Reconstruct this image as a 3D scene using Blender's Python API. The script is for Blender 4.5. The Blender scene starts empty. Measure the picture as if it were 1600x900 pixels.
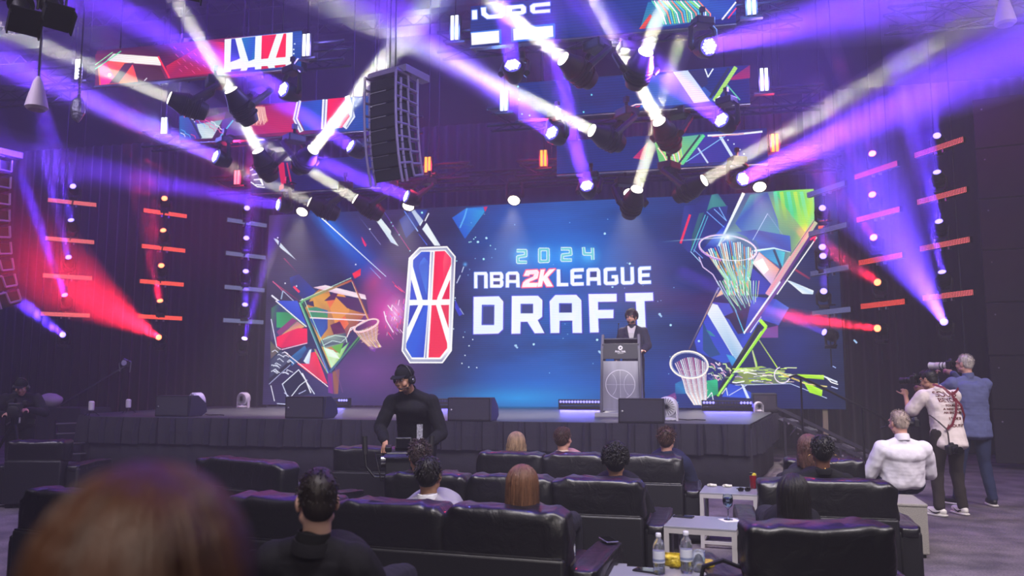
import bpy, math, random
from math import sin, cos, pi, radians, sqrt, atan2, degrees
from mathutils import Vector, Matrix, noise
random.seed(7)
S = bpy.context.scene
COL = S.collection
V = Vector
# ---------------------------------------------------------------- camera
F, YAW, PIT = 1250.0, radians(12.2), radians(6.4)
CP = V((0, 0, 1.55))
FW = V((-sin(YAW)*cos(PIT), cos(YAW)*cos(PIT), sin(PIT)))
RT = V((cos(YAW), sin(YAW), 0)); UP = RT.cross(FW)
cd = bpy.data.cameras.new('camera'); cam = bpy.data.objects.new('camera', cd); COL.objects.link(cam); S.camera = cam
cd.sensor_width = 36; cd.lens = 36*F/1600; cd.clip_end = 200
m = Matrix(((RT[0], UP[0], -FW[0]), (RT[1], UP[1], -FW[1]), (RT[2], UP[2], -FW[2]))).to_4x4(); m.translation = CP
cam.matrix_world = m
cd.dof.use_dof = True; cd.dof.focus_distance = 7.5; cd.dof.aperture_fstop = 2.0

def ray(x, y): return FW + RT*((x-800)/F) - UP*((y-450)/F)
def atY(x, y, Y): d = ray(x, y); return CP + d*((Y-CP.y)/d.y)
def atZ(x, y, Z): d = ray(x, y); return CP + d*((Z-CP.z)/d.z)
def atD(x, y, D): return CP + ray(x, y)*D      # D is the distance along the view axis

# ---------------------------------------------------------------- render look, world
S.view_settings.view_transform = 'Standard'; S.view_settings.look = 'None'
S.view_settings.exposure = 0.0; S.view_settings.gamma = 1.0
S.cycles.max_bounces = 6; S.cycles.diffuse_bounces = 3; S.cycles.glossy_bounces = 3
S.cycles.transmission_bounces = 6; S.cycles.transparent_max_bounces = 40; S.cycles.volume_bounces = 0
S.cycles.sample_clamp_indirect = 4.0
W = bpy.data.worlds.new('dark_hall'); S.world = W; W.use_nodes = True
W.node_tree.nodes['Background'].inputs[0].default_value = (.01, .008, .015, 1)
W.node_tree.nodes['Background'].inputs[1].default_value = 0.3
vs_ = W.node_tree.nodes.new('ShaderNodeVolumeScatter')         # thin theatrical haze, even through the whole hall
vs_.inputs['Density'].default_value = .0095; vs_.inputs['Anisotropy'].default_value = .2
W.node_tree.links.new(vs_.outputs[0], W.node_tree.nodes['World Output'].inputs['Volume'])

# ---------------------------------------------------------------- lights of the room and added fills
def spot(p0, p1, col, energy, ang, r=.09, blend=.35, name='beam_light'):
    L = bpy.data.lights.new(name, 'SPOT'); L.color = col; L.energy = energy
    L.spot_size = radians(ang); L.spot_blend = blend; L.shadow_soft_size = r
    o = bpy.data.objects.new(name, L); COL.objects.link(o); o.location = p0
    o.rotation_euler = (p1-p0).to_track_quat('-Z', 'Y').to_euler(); return o
def beam(p0, d, col, energy, ang, r, name='beam_light'):
    """collimated lamp: a disc of light with a narrow spread, as wide as its lens"""
    L = bpy.data.lights.new(name, 'AREA'); L.shape = 'DISK'; L.size = 2*r; L.color = col; L.energy = energy*(1-cos(radians(ang/2)))/2
    L.spread = radians(ang*1.15)
    o = bpy.data.objects.new(name, L); COL.objects.link(o); o.location = p0; o.rotation_euler = d.to_track_quat('-Z', 'Y').to_euler(); return o
def area(loc, target, sx, sy, col, energy, name='house_light', spread=180):
    L = bpy.data.lights.new(name, 'AREA'); L.shape = 'RECTANGLE'; L.size = sx; L.size_y = sy; L.color = col; L.energy = energy
    L.spread = radians(spread)
    o = bpy.data.objects.new(name, L); COL.objects.link(o); o.location = loc
    o.rotation_euler = (V(target)-V(loc)).to_track_quat('-Z', 'Y').to_euler(); return o
# dim house light over the audience, behind and above the photographer
area((0.3, 1.8, 7.8), (-.6, 7.6, .3), 6, 2.5, (1, .92, .95), 330, spread=88)
area((6.5, 5.0, 7.5), (2, 9.5, .5), 3, 2, (1, .86, .92), 190, spread=90)
area((-9, 4.0, 7.5), (-7, 10.5, .5), 3, 2, (.85, .75, 1), 130, spread=90)
area((-.2, -1.2, 3.6), (-.35, .7, 1.5), .5, .3, (1, .9, .82), 26, spread=90)  # unseen lamp added to bring highlights onto the foreground woman's hair
area((-4, 12.5, 9.4), (-4, 13.2, 0), 18, 4, (.2, .03, 1), 800, 'wash_panel')  # unseen violet fill added above the stage to tint drapes and shadows
# violet fill spots added above the frame to tint the haze under the roof
for (x, y, z, tx, ty, tz, e, an) in [(-18, 12, 9.6, -8, 14, 8.2, 5600, 38), (-13, 9, 9.6, -16, 16, 7, 4400, 40), (4.5, 12, 9.6, -4, 13, 8.6, 3400, 34), (9.5, 11, 9.6, 4, 15, 7.6, 4400, 40), (-2, 10, 9.6, -6, 15, 7.5, 2800, 45)]:
    spot(V((x, y, z)), V((tx, ty, tz)), (.13, .02, 1), e, an, .3, .8, 'wash_light')
spot(V((-1, 5.5, 9.0)), V((-3, 8, 0)), (.08, .05, 1), 900, 80, .3, .8, 'wash_light')
spot(V((-15, 10, 8.5)), V((-12.5, 16, 4)), (1, .02, .2), 600, 50, .3, .8, 'wash_light')
spot(V((6, 11, 8.5)), V((4.5, 16, 4.5)), (1, .04, .35), 500, 45, .3, .8, 'wash_light')

# ---------------------------------------------------------------- materials
def lin(h):
    if isinstance(h, str):
        h = [int(h[i:i+2], 16)/255 for i in (0, 2, 4)]
    return tuple(((c+.055)/1.055)**2.4 if c > .04045 else c/12.92 for c in h)
MATS = {}
def mat(name, col, rough=.6, metal=0, noise_s=0, amt=.25, bump=0, bs=None, spec=.5, emit=0, trans=0, stretch=None, coat=0, sheen=0):
    if name in MATS: return MATS[name]
    M = bpy.data.materials.new(name); M.use_nodes = True; nt = M.node_tree; b = nt.nodes['Principled BSDF']
    c = lin(col)
    b.inputs['Base Color'].default_value = (*c, 1); b.inputs['Roughness'].default_value = rough
    b.inputs['Metallic'].default_value = metal; b.inputs['Specular IOR Level'].default_value = spec
    b.inputs['Coat Weight'].default_value = coat; b.inputs['Sheen Weight'].default_value = sheen
    if trans: b.inputs['Transmission Weight'].default_value = trans; b.inputs['IOR'].default_value = 1.33
    if emit:
        b.inputs['Emission Color'].default_value = (*c, 1); b.inputs['Emission Strength'].default_value = emit
    if noise_s or bump:
        tc = nt.nodes.new('ShaderNodeTexCoord'); mp = nt.nodes.new('ShaderNodeMapping')
        nt.links.new(tc.outputs['Object'], mp.inputs[0])
        if stretch: mp.inputs['Scale'].default_value = stretch
        n = nt.nodes.new('ShaderNodeTexNoise'); n.inputs['Scale'].default_value = noise_s or 20; n.inputs['Detail'].default_value = 5
        nt.links.new(mp.outputs[0], n.inputs['Vector'])
        if noise_s:
            r = nt.nodes.new('ShaderNodeValToRGB'); r.color_ramp.elements[0].position = .3; r.color_ramp.elements[1].position = .7
            r.color_ramp.elements[0].color = (*[x*(1-amt) for x in c], 1); r.color_ramp.elements[1].color = (*[min(1, x*(1+amt)) for x in c], 1)
            nt.links.new(n.outputs['Fac'], r.inputs[0]); nt.links.new(r.outputs[0], b.inputs['Base Color'])
        if bump:
            n2 = nt.nodes.new('ShaderNodeTexNoise'); n2.inputs['Scale'].default_value = bs or noise_s or 20; n2.inputs['Detail'].default_value = 4
            nt.links.new(mp.outputs[0], n2.inputs['Vector'])
            bp = nt.nodes.new('ShaderNodeBump'); bp.inputs['Strength'].default_value = bump; bp.inputs['Distance'].default_value = .02
            nt.links.new(n2.outputs['Fac'], bp.inputs['Height']); nt.links.new(bp.outputs[0], b.inputs['Normal'])
    MATS[name] = M; return M
def glow(name, col, strength=1.0, sampled=True):
    if name in MATS: return MATS[name]
    M = bpy.data.materials.new(name); M.use_nodes = True; nt = M.node_tree; nt.nodes.clear()
    o = nt.nodes.new('ShaderNodeOutputMaterial'); e = nt.nodes.new('ShaderNodeEmission')
    e.inputs[0].default_value = (*lin(col), 1); e.inputs[1].default_value = strength; nt.links.new(e.outputs[0], o.inputs[0])
    if not sampled: M.cycles.emission_sampling = 'NONE'
    MATS[name] = M; return M

# ---------------------------------------------------------------- geometry collector
class G:
    def __init__(s): s.v = []; s.f = []; s.c = None
    def add(s, vs, fs):
        n = len(s.v); s.v += [tuple(p) for p in vs]; s.f += [tuple(i+n for i in f) for f in fs]; return s
    def box(s, c, d, R=None, taper=None):
        x, y, z = d[0]/2, d[1]/2, d[2]/2; t = taper or 1
        vs = [V((a*x*(t if k > 0 else 1), b*y*(t if k > 0 else 1), k*z)) for k in (-1, 1) for a, b in ((-1, -1), (1, -1), (1, 1), (-1, 1))]
        if R: vs = [R @ p for p in vs]
        return s.add([p+V(c) for p in vs], [(3, 2, 1, 0), (4, 5, 6, 7), (0, 1, 5, 4), (1, 2, 6, 5), (2, 3, 7, 6), (3, 0, 4, 7)])
    def cyl(s, p0, p1, r0, r1=None, n=12, cap=True):
        p0, p1 = V(p0), V(p1); r1 = r0 if r1 is None else r1; d = (p1-p0).normalized()
        a = d.orthogonal().normalized(); b = d.cross(a)
        vs = [p + (a*cos(2*pi*i/n)+b*sin(2*pi*i/n))*r for p, r in ((p0, r0), (p1, r1)) for i in range(n)]
        fs = [(i, (i+1) % n, n+(i+1) % n, n+i) for i in range(n)]
        if cap: fs += [tuple(range(n))[::-1], tuple(range(n, 2*n))]
        return s.add(vs, fs)
    def lathe(s, prof, p0=(0, 0, 0), ax=(0, 0, 1), n=20):
        ax = V(ax).normalized(); a = ax.orthogonal().normalized(); b = ax.cross(a); p0 = V(p0); k = len(prof)
        vs = [p0+ax*z+(a*cos(2*pi*i/n)+b*sin(2*pi*i/n))*r for r, z in prof for i in range(n)]
        fs = [(j*n+i, j*n+(i+1) % n, (j+1)*n+(i+1) % n, (j+1)*n+i) for j in range(k-1) for i in range(n)]
        fs += [tuple(range(n))[::-1], tuple(range((k-1)*n, k*n))]
        return s.add(vs, fs)
    def tube(s, path, r, n=6):
        path = [V(p) for p in path]; k = len(path); vs = []
        rr = r if isinstance(r, (list, tuple)) else [r]*k; a = None
        for i, p in enumerate(path):
            d = (path[min(i+1, k-1)]-path[max(i-1, 0)]).normalized()
            if a is None: a = d.orthogonal().normalized()
            else: a = (a - d*a.dot(d)).normalized()
            b = d.cross(a)
            vs += [p+(a*cos(2*pi*j/n)+b*sin(2*pi*j/n))*rr[i] for j in range(n)]
        fs = [(j*n+i, j*n+(i+1) % n, (j+1)*n+(i+1) % n, (j+1)*n+i) for j in range(k-1) for i in range(n)]
        fs += [tuple(range(n))[::-1], tuple(range((k-1)*n, k*n))]
        return s.add(vs, fs)
    def ell(s, c, r, R=None, e=1.0, nu=20, nv=12, fn=None):
        def pw(x, e): return math.copysign(abs(x)**e, x)
        vs = []
        for j in range(1, nv):
            t = -pi/2+pi*j/nv
            for i in range(nu):
                u = 2*pi*i/nu
                p = V((pw(cos(t), e)*pw(cos(u), e)*r[0], pw(cos(t), e)*pw(sin(u), e)*r[1], pw(sin(t), e)*r[2]))
                vs.append(p)
        vs += [V((0, 0, -r[2])), V((0, 0, r[2]))]
        if fn: vs = [fn(p) for p in vs]
        if R: vs = [R @ p for p in vs]
        fs = [(j*nu+i, j*nu+(i+1) % nu, (j+1)*nu+(i+1) % nu, (j+1)*nu+i) for j in range(nv-2) for i in range(nu)]
        a = len(vs)-2
        fs += [(a, (i+1) % nu, i) for i in range(nu)]+[(a+1, (nv-2)*nu+i, (nv-2)*nu+(i+1) % nu) for i in range(nu)]
        return s.add([p+V(c) for p in vs], fs)
    def cap(s, p0, p1, r0, r1, n=12):      # tapered capsule
        p0, p1 = V(p0), V(p1); L = (p1-p0).length
        if L < 1e-5: return s.ell(p0, (r0, r0, r0))
        prof = []
        for k in range(1, 6): t = -pi/2+pi/2*k/5; prof.append((r0*cos(t), r0*sin(t)))
        for k in range(0, 5): t = pi/2*k/5; prof.append((r1*cos(t), L+r1*sin(t)))
        prof = [(r0*.05, -r0)]+prof+[(r1*.05, L+r1)]
        return s.lathe(prof, p0, p1-p0, n)
    def prism(s, pts, fn, d0, d1):          # polygon pts, fn(x,y,d)->point
        n = len(pts); vs = [fn(x, y, d0) for x, y in pts]+[fn(x, y, d1) for x, y in pts]
        return s.add(vs, [tuple(range(n))[::-1], tuple(range(n, 2*n))]+[(i, (i+1) % n, n+(i+1) % n, n+i) for i in range(n)])
    def mesh(s, name):
        me = bpy.data.meshes.new(name); me.from_pydata(s.v, [], s.f)
        return me
    def obj(s, name, mt, parent=None, smooth=False, bevel=0, seg=2, loc=None, rot=None, remesh=0, sm=0, sub=0):
        me = s.mesh(name); me.materials.append(mt)
        if s.c:
            at = me.color_attributes.new('Col', 'FLOAT_COLOR', 'POINT')
            for i, c in enumerate(s.c): at.data[i].color = c
        o = bpy.data.objects.new(name, me); COL.objects.link(o)
        if parent is not None: o.parent = parent
        if loc is not None: o.location = loc
        if rot is not None: o.rotation_euler = rot
        if remesh:
            md = o.modifiers.new('r', 'REMESH'); md.mode = 'VOXEL'; md.voxel_size = remesh; md.use_smooth_shade = True
        if sm:
            md = o.modifiers.new('s', 'SMOOTH'); md.factor = .6; md.iterations = sm
        if bevel:
            md = o.modifiers.new('b', 'BEVEL'); md.width = bevel; md.segments = seg; md.limit_method = 'ANGLE'; md.angle_limit = radians(40)
        if sub:
            md = o.modifiers.new('u', 'SUBSURF'); md.levels = sub; md.render_levels = sub
        if smooth:
            me.polygons.foreach_set('use_smooth', [True]*len(me.polygons))
            if smooth == 'auto': me.set_sharp_from_angle(angle=radians(40))
        me.update(); return o
def empty(name, label, cat, loc=(0, 0, 0), rz=0, group=None):
    o = bpy.data.objects.new(name, None); COL.objects.link(o); o.location = loc; o.rotation_euler = (0, 0, rz)
    o.empty_display_size = .1
    tag(o, label, cat, group); return o
def tag(o, label, cat, group=None):
    o['label'] = label; o['category'] = cat
    if group: o['group'] = group
    return o
def struct(o): o['kind'] = 'structure'; return o
def kids(o): return CH.get(o.name, [])
def copy_tree(o, parent=None):
    c = o.copy(); COL.objects.link(c); c.parent = parent
    for ch in [x for x in o.children]: copy_tree(ch, c)
    return c
def rotz(a): return Matrix.Rotation(a, 3, 'Z')
def basis(d, up=(0, 0, 1)):                # matrix with Y along d
    y = V(d).normalized(); z = V(up); x = y.cross(z).normalized(); z = x.cross(y)
    return Matrix((x, y, z)).transposed()
def text_obj(name, s, size, mt, parent, loc, R, depth=.002, bold=0, align='CENTER'):
    cu = bpy.data.curves.new(name, 'FONT'); cu.body = s; cu.size = size; cu.extrude = depth; cu.align_x = align; cu.align_y = 'CENTER'; cu.offset = bold
    t = bpy.data.objects.new(name, cu); COL.objects.link(t)
    dg = bpy.context.evaluated_depsgraph_get(); me = bpy.data.meshes.new_from_object(t.evaluated_get(dg))
    bpy.data.objects.remove(t); me.name = name; me.materials.clear(); me.materials.append(mt)
    o = bpy.data.objects.new(name, me); COL.objects.link(o); o.parent = parent
    o.matrix_local = Matrix.Translation(V(loc)) @ R.to_4x4(); return o
FACE_S = Matrix(((1, 0, 0), (0, 0, -1), (0, 1, 0)))   # text upright, readable from -y
BLK = mat('black_paint', '0b0b0e', .55, noise_s=6, amt=.2)
BLKM = mat('black_metal', '101013', .4, .6)
ALU = mat('aluminium', '9a9aa0', .35, .9)
DKP = mat('dark_plastic', '141418', .45)

# ================================================================ STRUCTURE
STAGE_Z, FRONT_Y, SCR_Y = .92, 11.46, 16.5
def floor_mat():
    M = mat('hall_carpet', '625a66', .95, noise_s=0, bump=.5, bs=90); nt = M.node_tree; b = nt.nodes['Principled BSDF']
    tc = nt.nodes.new('ShaderNodeTexCoord')
    def N(s, d, st=(1, 1, 1)):
        mp = nt.nodes.new('ShaderNodeMapping'); mp.inputs['Scale'].default_value = st; nt.links.new(tc.outputs['Object'], mp.inputs[0])
        n = nt.nodes.new('ShaderNodeTexNoise'); n.inputs['Scale'].default_value = s; n.inputs['Detail'].default_value = d; nt.links.new(mp.outputs[0], n.inputs[0]); return n
    a = N(2.6, 9); r = nt.nodes.new('ShaderNodeValToRGB'); r.color_ramp.elements[0].position = .35; r.color_ramp.elements[1].position = .65
    r.color_ramp.elements[0].color = (*lin('474148'), 1); r.color_ramp.elements[1].color = (*lin('6c636a'), 1); nt.links.new(a.outputs[0], r.inputs[0])
    g = N(55, 3); mx = nt.nodes.new('ShaderNodeMix'); mx.data_type = 'RGBA'; mx.blend_type = 'OVERLAY'; mx.inputs[0].default_value = .8
    nt.links.new(r.outputs[0], mx.inputs[6]); nt.links.new(g.outputs[0], mx.inputs[7]); nt.links.new(mx.outputs[2], b.inputs['Base Color']); return M
struct(G().box((-5, 7.5, -.05), (32, 23.4, .1)).obj('floor', floor_mat()))
struct(G().box((-5, 7.5, 10.55), (32, 23.4, .1)).obj('ceiling', mat('ceiling_deck', '18161c', .8, noise_s=3)))
for n, (x, y, sx, sy) in {'wall_left': (-21.05, 7.5, .1, 23.4), 'wall_right': (11.05, 7.5, .1, 23.4), 'wall_back': (-5, 19.25, 32.2, .1), 'wall_front': (-5, -4.25, 32.2, .1)}.items():
    struct(G().box((x, y, 5.25), (sx, sy, 10.5)).obj(n, mat('painted_wall', '17151b', .8, noise_s=2)))
# joists of the ceiling
for i in range(9):
    g = G(); y = 5+i*1.6
    g.box((-5, y, 10.35), (31.9, .12, .03)); g.box((-5, y, 10.1), (31.9, .12, .03))
    for k in range(60): x = -20.6+k*.53; g.cyl((x, y, 10.1), (x+.265, y, 10.35), .012, n=4, cap=False); g.cyl((x+.265, y, 10.35), (x+.53, y, 10.1), .012, n=4, cap=False)
    g.box((-5, y, 10.42), (31.9, .06, .15))
    struct(g.obj('ceiling_joist', mat('joist_steel', '2a2830', .6, .3)))
# black stage drapes, folds modelled
def drape(x0, x1, y, z0, z1, name, label, mt, a=.07, wl=.28, n=None, rz=0, loc=(0, 0, 0), group='black stage drapes'):
    g = G(); n = n or int((x1-x0)/wl*8); ph = random.random()*9
    for i in range(n+1):
        x = x0+(x1-x0)*i/n; w = a*sin(2*pi*x/wl+1.3*sin(x*1.7+ph))*(.6+.4*sin(x*.9+ph))
        for z in (z0, z0+(z1-z0)*.25, z0+(z1-z0)*.6, z1): g.v.append((x, y+w*(1.2-.5*(z-z0)/(z1-z0)), z))
    g.f = [(i*4+j, (i+1)*4+j, (i+1)*4+j+1, i*4+j+1) for i in range(n) for j in range(3)]
    o = g.obj(name, mt, smooth=True, loc=loc, rot=(0, 0, rz)); tag(o, label, 'drape', group)
    md = o.modifiers.new('t', 'SOLIDIFY'); md.thickness = .008
    return o
DR = mat('black_velour', '141117', .95, noise_s=9, amt=.25, sheen=.3)
drape(-20.5, -9.6, 18.3, .03, 7.8, 'stage_drape', 'black velour drape hanging behind the left light columns', DR)
drape(-9.55, 2.6, 18.6, .03, 7.8, 'stage_drape', 'black velour drape hanging directly behind the wide video wall', DR)
drape(2.65, 10.2, 18.0, .03, 7.8, 'stage_drape', 'black velour drape hanging behind the right light columns and photographers', DR)
# ================================================================ SCREEN ART
def art_mat(name, strength=1.0):
    M = bpy.data.materials.new(name); M.use_nodes = True; nt = M.node_tree; nt.nodes.clear()
    o = nt.nodes.new('ShaderNodeOutputMaterial'); e = nt.nodes.new('ShaderNodeEmission'); t = nt.nodes.new('ShaderNodeBsdfTransparent'); mx = nt.nodes.new('ShaderNodeMixShader')
    a = nt.nodes.new('ShaderNodeVertexColor'); a.layer_name = 'Col'
    # LED pixel rows modulate the picture slightly
    tc = nt.nodes.new('ShaderNodeTexCoord'); wv = nt.nodes.new('ShaderNodeTexWave'); wv.bands_direction = 'Z'; wv.inputs['Scale'].default_value = 9; wv.inputs['Distortion'].default_value = 1.5
    wv.inputs['Detail Scale'].default_value = .4
    nt.links.new(tc.outputs['Object'], wv.inputs[0])
    mr = nt.nodes.new('ShaderNodeMapRange'); mr.inputs[3].default_value = .86*strength; mr.inputs[4].default_value = 1.08*strength; nt.links.new(wv.outputs['Fac'], mr.inputs[0])
    nt.links.new(mr.outputs[0], e.inputs[1]); nt.links.new(a.outputs['Color'], e.inputs[0])
    nt.links.new(a.outputs['Alpha'], mx.inputs[0]); nt.links.new(t.outputs[0], mx.inputs[1]); nt.links.new(e.outputs[0], mx.inputs[2]); nt.links.new(mx.outputs[0], o.inputs[0])
    M.cycles.emission_sampling = 'NONE'; return M
ART = art_mat('led_picture', 1.15)
class Art:
    """flat print shown on an LED screen: layered polygons on the plane y = Y"""
    def __init__(s, Y, ox=0, oy=0, k=1.0): s.Y = Y; s.g = G(); s.g.c = []; s.layer = 0; s.set(ox, oy, k)
    def set(s, ox, oy, k): s.ox, s.oy, s.k = ox, oy, k; return s
    def P(s, x, y):
        d = s.Y-.004-.0003*s.layer; return atY(s.ox+x/s.k, s.oy+y/s.k, d)
    def col(s, c):
        if isinstance(c, str):
            a = 1.0
            if len(c) == 8: a = int(c[6:], 16)/255
            return (*lin(c[:6]), a)
        return c
    def poly(s, cols, pts):
        if isinstance(pts, str): pts = [tuple(map(float, p.split(','))) for p in pts.split()]
        cs = cols.split() if isinstance(cols, str) else cols
        n = len(s.g.v); s.g.v += [tuple(s.P(x, y)) for x, y in pts]; s.g.f.append(tuple(range(n, n+len(pts))))
        s.g.c += [s.col(cs[i % len(cs)]) for i in range(len(pts))]
        s.layer += 1
    def line(s, c, w, pts, closed=False, w1=None):
        if isinstance(pts, str): pts = [tuple(map(float, p.split(','))) for p in pts.split()]
        if closed: pts = pts+[pts[0]]
        c0 = s.col(c.split()[0]); c1 = s.col(c.split()[-1]); N_ = len(pts)-1
        for i in range(N_):
            (x0, y0), (x1, y1) = pts[i], pts[i+1]; L = math.hypot(x1-x0, y1-y0) or 1
            dx, dy = (x1-x0)/L, (y1-y0)/L; h = w/2; e = h*.5 if N_ > 1 else 0
            h1 = h if w1 is None else h+(w1/2-h)*(i+1)/N_; h0 = h if w1 is None else h+(w1/2-h)*i/N_
            q = [(x0-dx*e-dy*h0, y0-dy*e+dx*h0), (x1+dx*e-dy*h1, y1+dy*e+dx*h1), (x1+dx*e+dy*h1, y1+dy*e-dx*h1), (x0-dx*e+dy*h0, y0-dy*e-dx*h0)]
            n = len(s.g.v); s.g.v += [tuple(s.P(*p)) for p in q]; s.g.f.append((n, n+1, n+2, n+3))
            ca = tuple(a+(b-a)*i/N_ for a, b in zip(c0, c1)); cb = tuple(a+(b-a)*(i+1)/N_ for a, b in zip(c0, c1))
            s.g.c += [ca, cb, cb, ca]
        s.layer += 1
    def glow(s, c, x, y, rx, ry, rot=0, a=1.0, n=20):
        cc = s.col(c)[:3]; N0 = len(s.g.v); R = radians(rot)
        s.g.v.append(tuple(s.P(x, y))); s.g.c.append((*cc, a))
        rings = ((.3, .62), (.6, .22), (1, 0))
        for q, al in rings:
            for i in range(n):
                t = 2*pi*i/n; u, v = rx*q*cos(t), ry*q*sin(t)
                s.g.v.append(tuple(s.P(x+u*cos(R)-v*sin(R), y+u*sin(R)+v*cos(R)))); s.g.c.append((*cc, a*al))
        s.g.f += [(N0, N0+1+i, N0+1+(i+1) % n) for i in range(n)]
        for r in range(2):
            b = N0+1+r*n; s.g.f += [(b+i, b+(i+1) % n, b+n+(i+1) % n, b+n+i) for i in range(n)]
        s.layer += 1
    def dots(s, c, pts, r=1.2):
        for x, y in pts:
            n = len(s.g.v); s.g.v += [tuple(s.P(x+r*cos(t), y+r*sin(t))) for t in (0, 1.05, 2.1, 3.14, 4.19, 5.24)]; s.g.f.append(tuple(range(n, n+6))); s.g.c += [s.col(c)]*6
        s.layer += 1
    def ring(s, c, w, x, y, rx, ry, rot=0, a0=0, a1=360, n=30):
        R = radians(rot); pts = []
        for i in range(n+1):
            t = radians(a0+(a1-a0)*i/n); u, v = rx*cos(t), ry*sin(t); pts.append((x+u*cos(R)-v*sin(R), y+u*sin(R)+v*cos(R)))
        s.line(c, w, pts)
    def obj(s, name, parent, mt=None):
        o = s.g.obj(name, mt or ART, parent); s.g = G(); s.g.c = []; return o

def bg_mat(name, strength, stops_x, seedv=0.0, warm=None):
    """blue LED background: slow gradients and streaky cloud"""
    M = bpy.data.materials.new(name); M.use_nodes = True; nt = M.node_tree; nt.nodes.clear(); L = nt.links.new
    o = nt.nodes.new('ShaderNodeOutputMaterial'); e = nt.nodes.new('ShaderNodeEmission'); tc = nt.nodes.new('ShaderNodeTexCoord')
    sx = nt.nodes.new('ShaderNodeSeparateXYZ'); L(tc.outputs['Object'], sx.inputs[0])
    mr = nt.nodes.new('ShaderNodeMapRange'); mr.inputs[1].default_value = stops_x[0]; mr.inputs[2].default_value = stops_x[1]; L(sx.outputs[0], mr.inputs[0])
    r = nt.nodes.new('ShaderNodeValToRGB'); cr = r.color_ramp
    st = stops_x[2]
    cr.elements[0].position = st[0][0]; cr.elements[0].color = (*lin(st[0][1]), 1); cr.elements[1].position = st[-1][0]; cr.elements[1].color = (*lin(st[-1][1]), 1)
    for p, c in st[1:-1]: q = cr.elements.new(p); q.color = (*lin(c), 1)
    L(mr.outputs[0], r.inputs[0])
    mp = nt.nodes.new('ShaderNodeMapping'); mp.inputs['Rotation'].default_value = (0, radians(38), 0); mp.inputs['Scale'].default_value = (.35, 1, 1.6); mp.inputs['Location'].default_value = (seedv, 0, 0)
    L(tc.outputs['Object'], mp.inputs[0])
    n = nt.nodes.new('ShaderNodeTexNoise'); n.inputs['Scale'].default_value = 1.1; n.inputs['Detail'].default_value = 7; n.inputs['Roughness'].default_value = .6; L(mp.outputs[0], n.inputs[0])
    m2 = nt.nodes.new('ShaderNodeMapRange'); m2.inputs[1].default_value = .3; m2.inputs[2].default_value = .7; m2.inputs[3].default_value = .62; m2.inputs[4].default_value = 1.3; L(n.outputs[0], m2.inputs[0])
    wv = nt.nodes.new('ShaderNodeTexWave'); wv.bands_direction = 'Z'; wv.inputs['Scale'].default_value = 7; wv.inputs['Distortion'].default_value = 2; wv.inputs['Detail Scale'].default_value = .3; L(tc.outputs['Object'], wv.inputs[0])
    m3 = nt.nodes.new('ShaderNodeMapRange'); m3.inputs[3].default_value = .84*strength; m3.inputs[4].default_value = 1.1*strength; L(wv.outputs['Fac'], m3.inputs[0])
    mu = nt.nodes.new('ShaderNodeMath'); mu.operation = 'MULTIPLY'; L(m2.outputs[0], mu.inputs[0]); L(m3.outputs[0], mu.inputs[1])
    L(r.outputs[0], e.inputs[0]); L(mu.outputs[0], e.inputs[1]); L(e.outputs[0], o.inputs[0]); return M

# ---------------------------------------------------------------- the wide video wall
vw = empty('video_wall', 'huge wide video wall behind the stage showing the event title', 'screen', (-3.15, SCR_Y, .95))
X0, X1, Z0, Z1 = -9.28, 2.98, .95, 5.26
g = G().box((0, .0125, (Z1-Z0)/2), (X1-X0, .025, Z1-Z0))
BG = bg_mat('video_wall_blue', 1.0, (-6.1, 6.1, [(0, '372c58'), (.12, '2a3468'), (.25, '3a3064'), (.36, '202a5c'), (.45, '14489c'), (.55, '0f5bb8'), (.68, '14408c'), (.8, '1c2468'), (.92, '1c2560'), (1, '202a50')]))
g.obj('display_panel', BG, vw)
g = G().box((0, .09, (Z1-Z0)/2), (X1-X0, .12, Z1-Z0))
for i in range(13): g.box((X0+3.15+.02+i*(X1-X0-.04)/12, .25, (Z1-Z0)/2), (.04, .2, Z1-Z0))
g.obj('cabinet_frame', BLKM, vw)
def finish_art(o, wall):            # art is laid out in world space: bring it under its screen
    o.parent = wall; o.location = -wall.location

A = Art(SCR_Y)
# broad glows
A.glow('0a6ad8', 870, 400, 190, 100, 0, .75); A.glow('1a8af0', 870, 405, 125, 50, 0, .8); A.glow('0f6ad0', 840, 600, 200, 60, 0, .7); A.glow('1b9ae8', 810, 622, 170, 30, 0, .8)
A.glow('0450c8', 560, 400, 150, 42, 48, .85); A.glow('1a88ff', 520, 360, 70, 18, 48, .8)
A.glow('d83aa8', 603, 488, 56, 75, 10, .95); A.glow('ffb0f0', 618, 490, 22, 34, 10, .8); A.glow('d02860', 585, 440, 30, 40, 20, .5); A.glow('7a4494', 575, 580, 120, 70, 0, .7)
A.glow('4a3a78', 1020, 420, 70, 90, 0, .5); A.glow('2038b0', 1080, 590, 90, 60, 0, .5); A.glow('1436a8', 1240, 540, 60, 90, 0, .3)
finish_art(A.obj('colour_glow', vw), vw)
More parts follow.
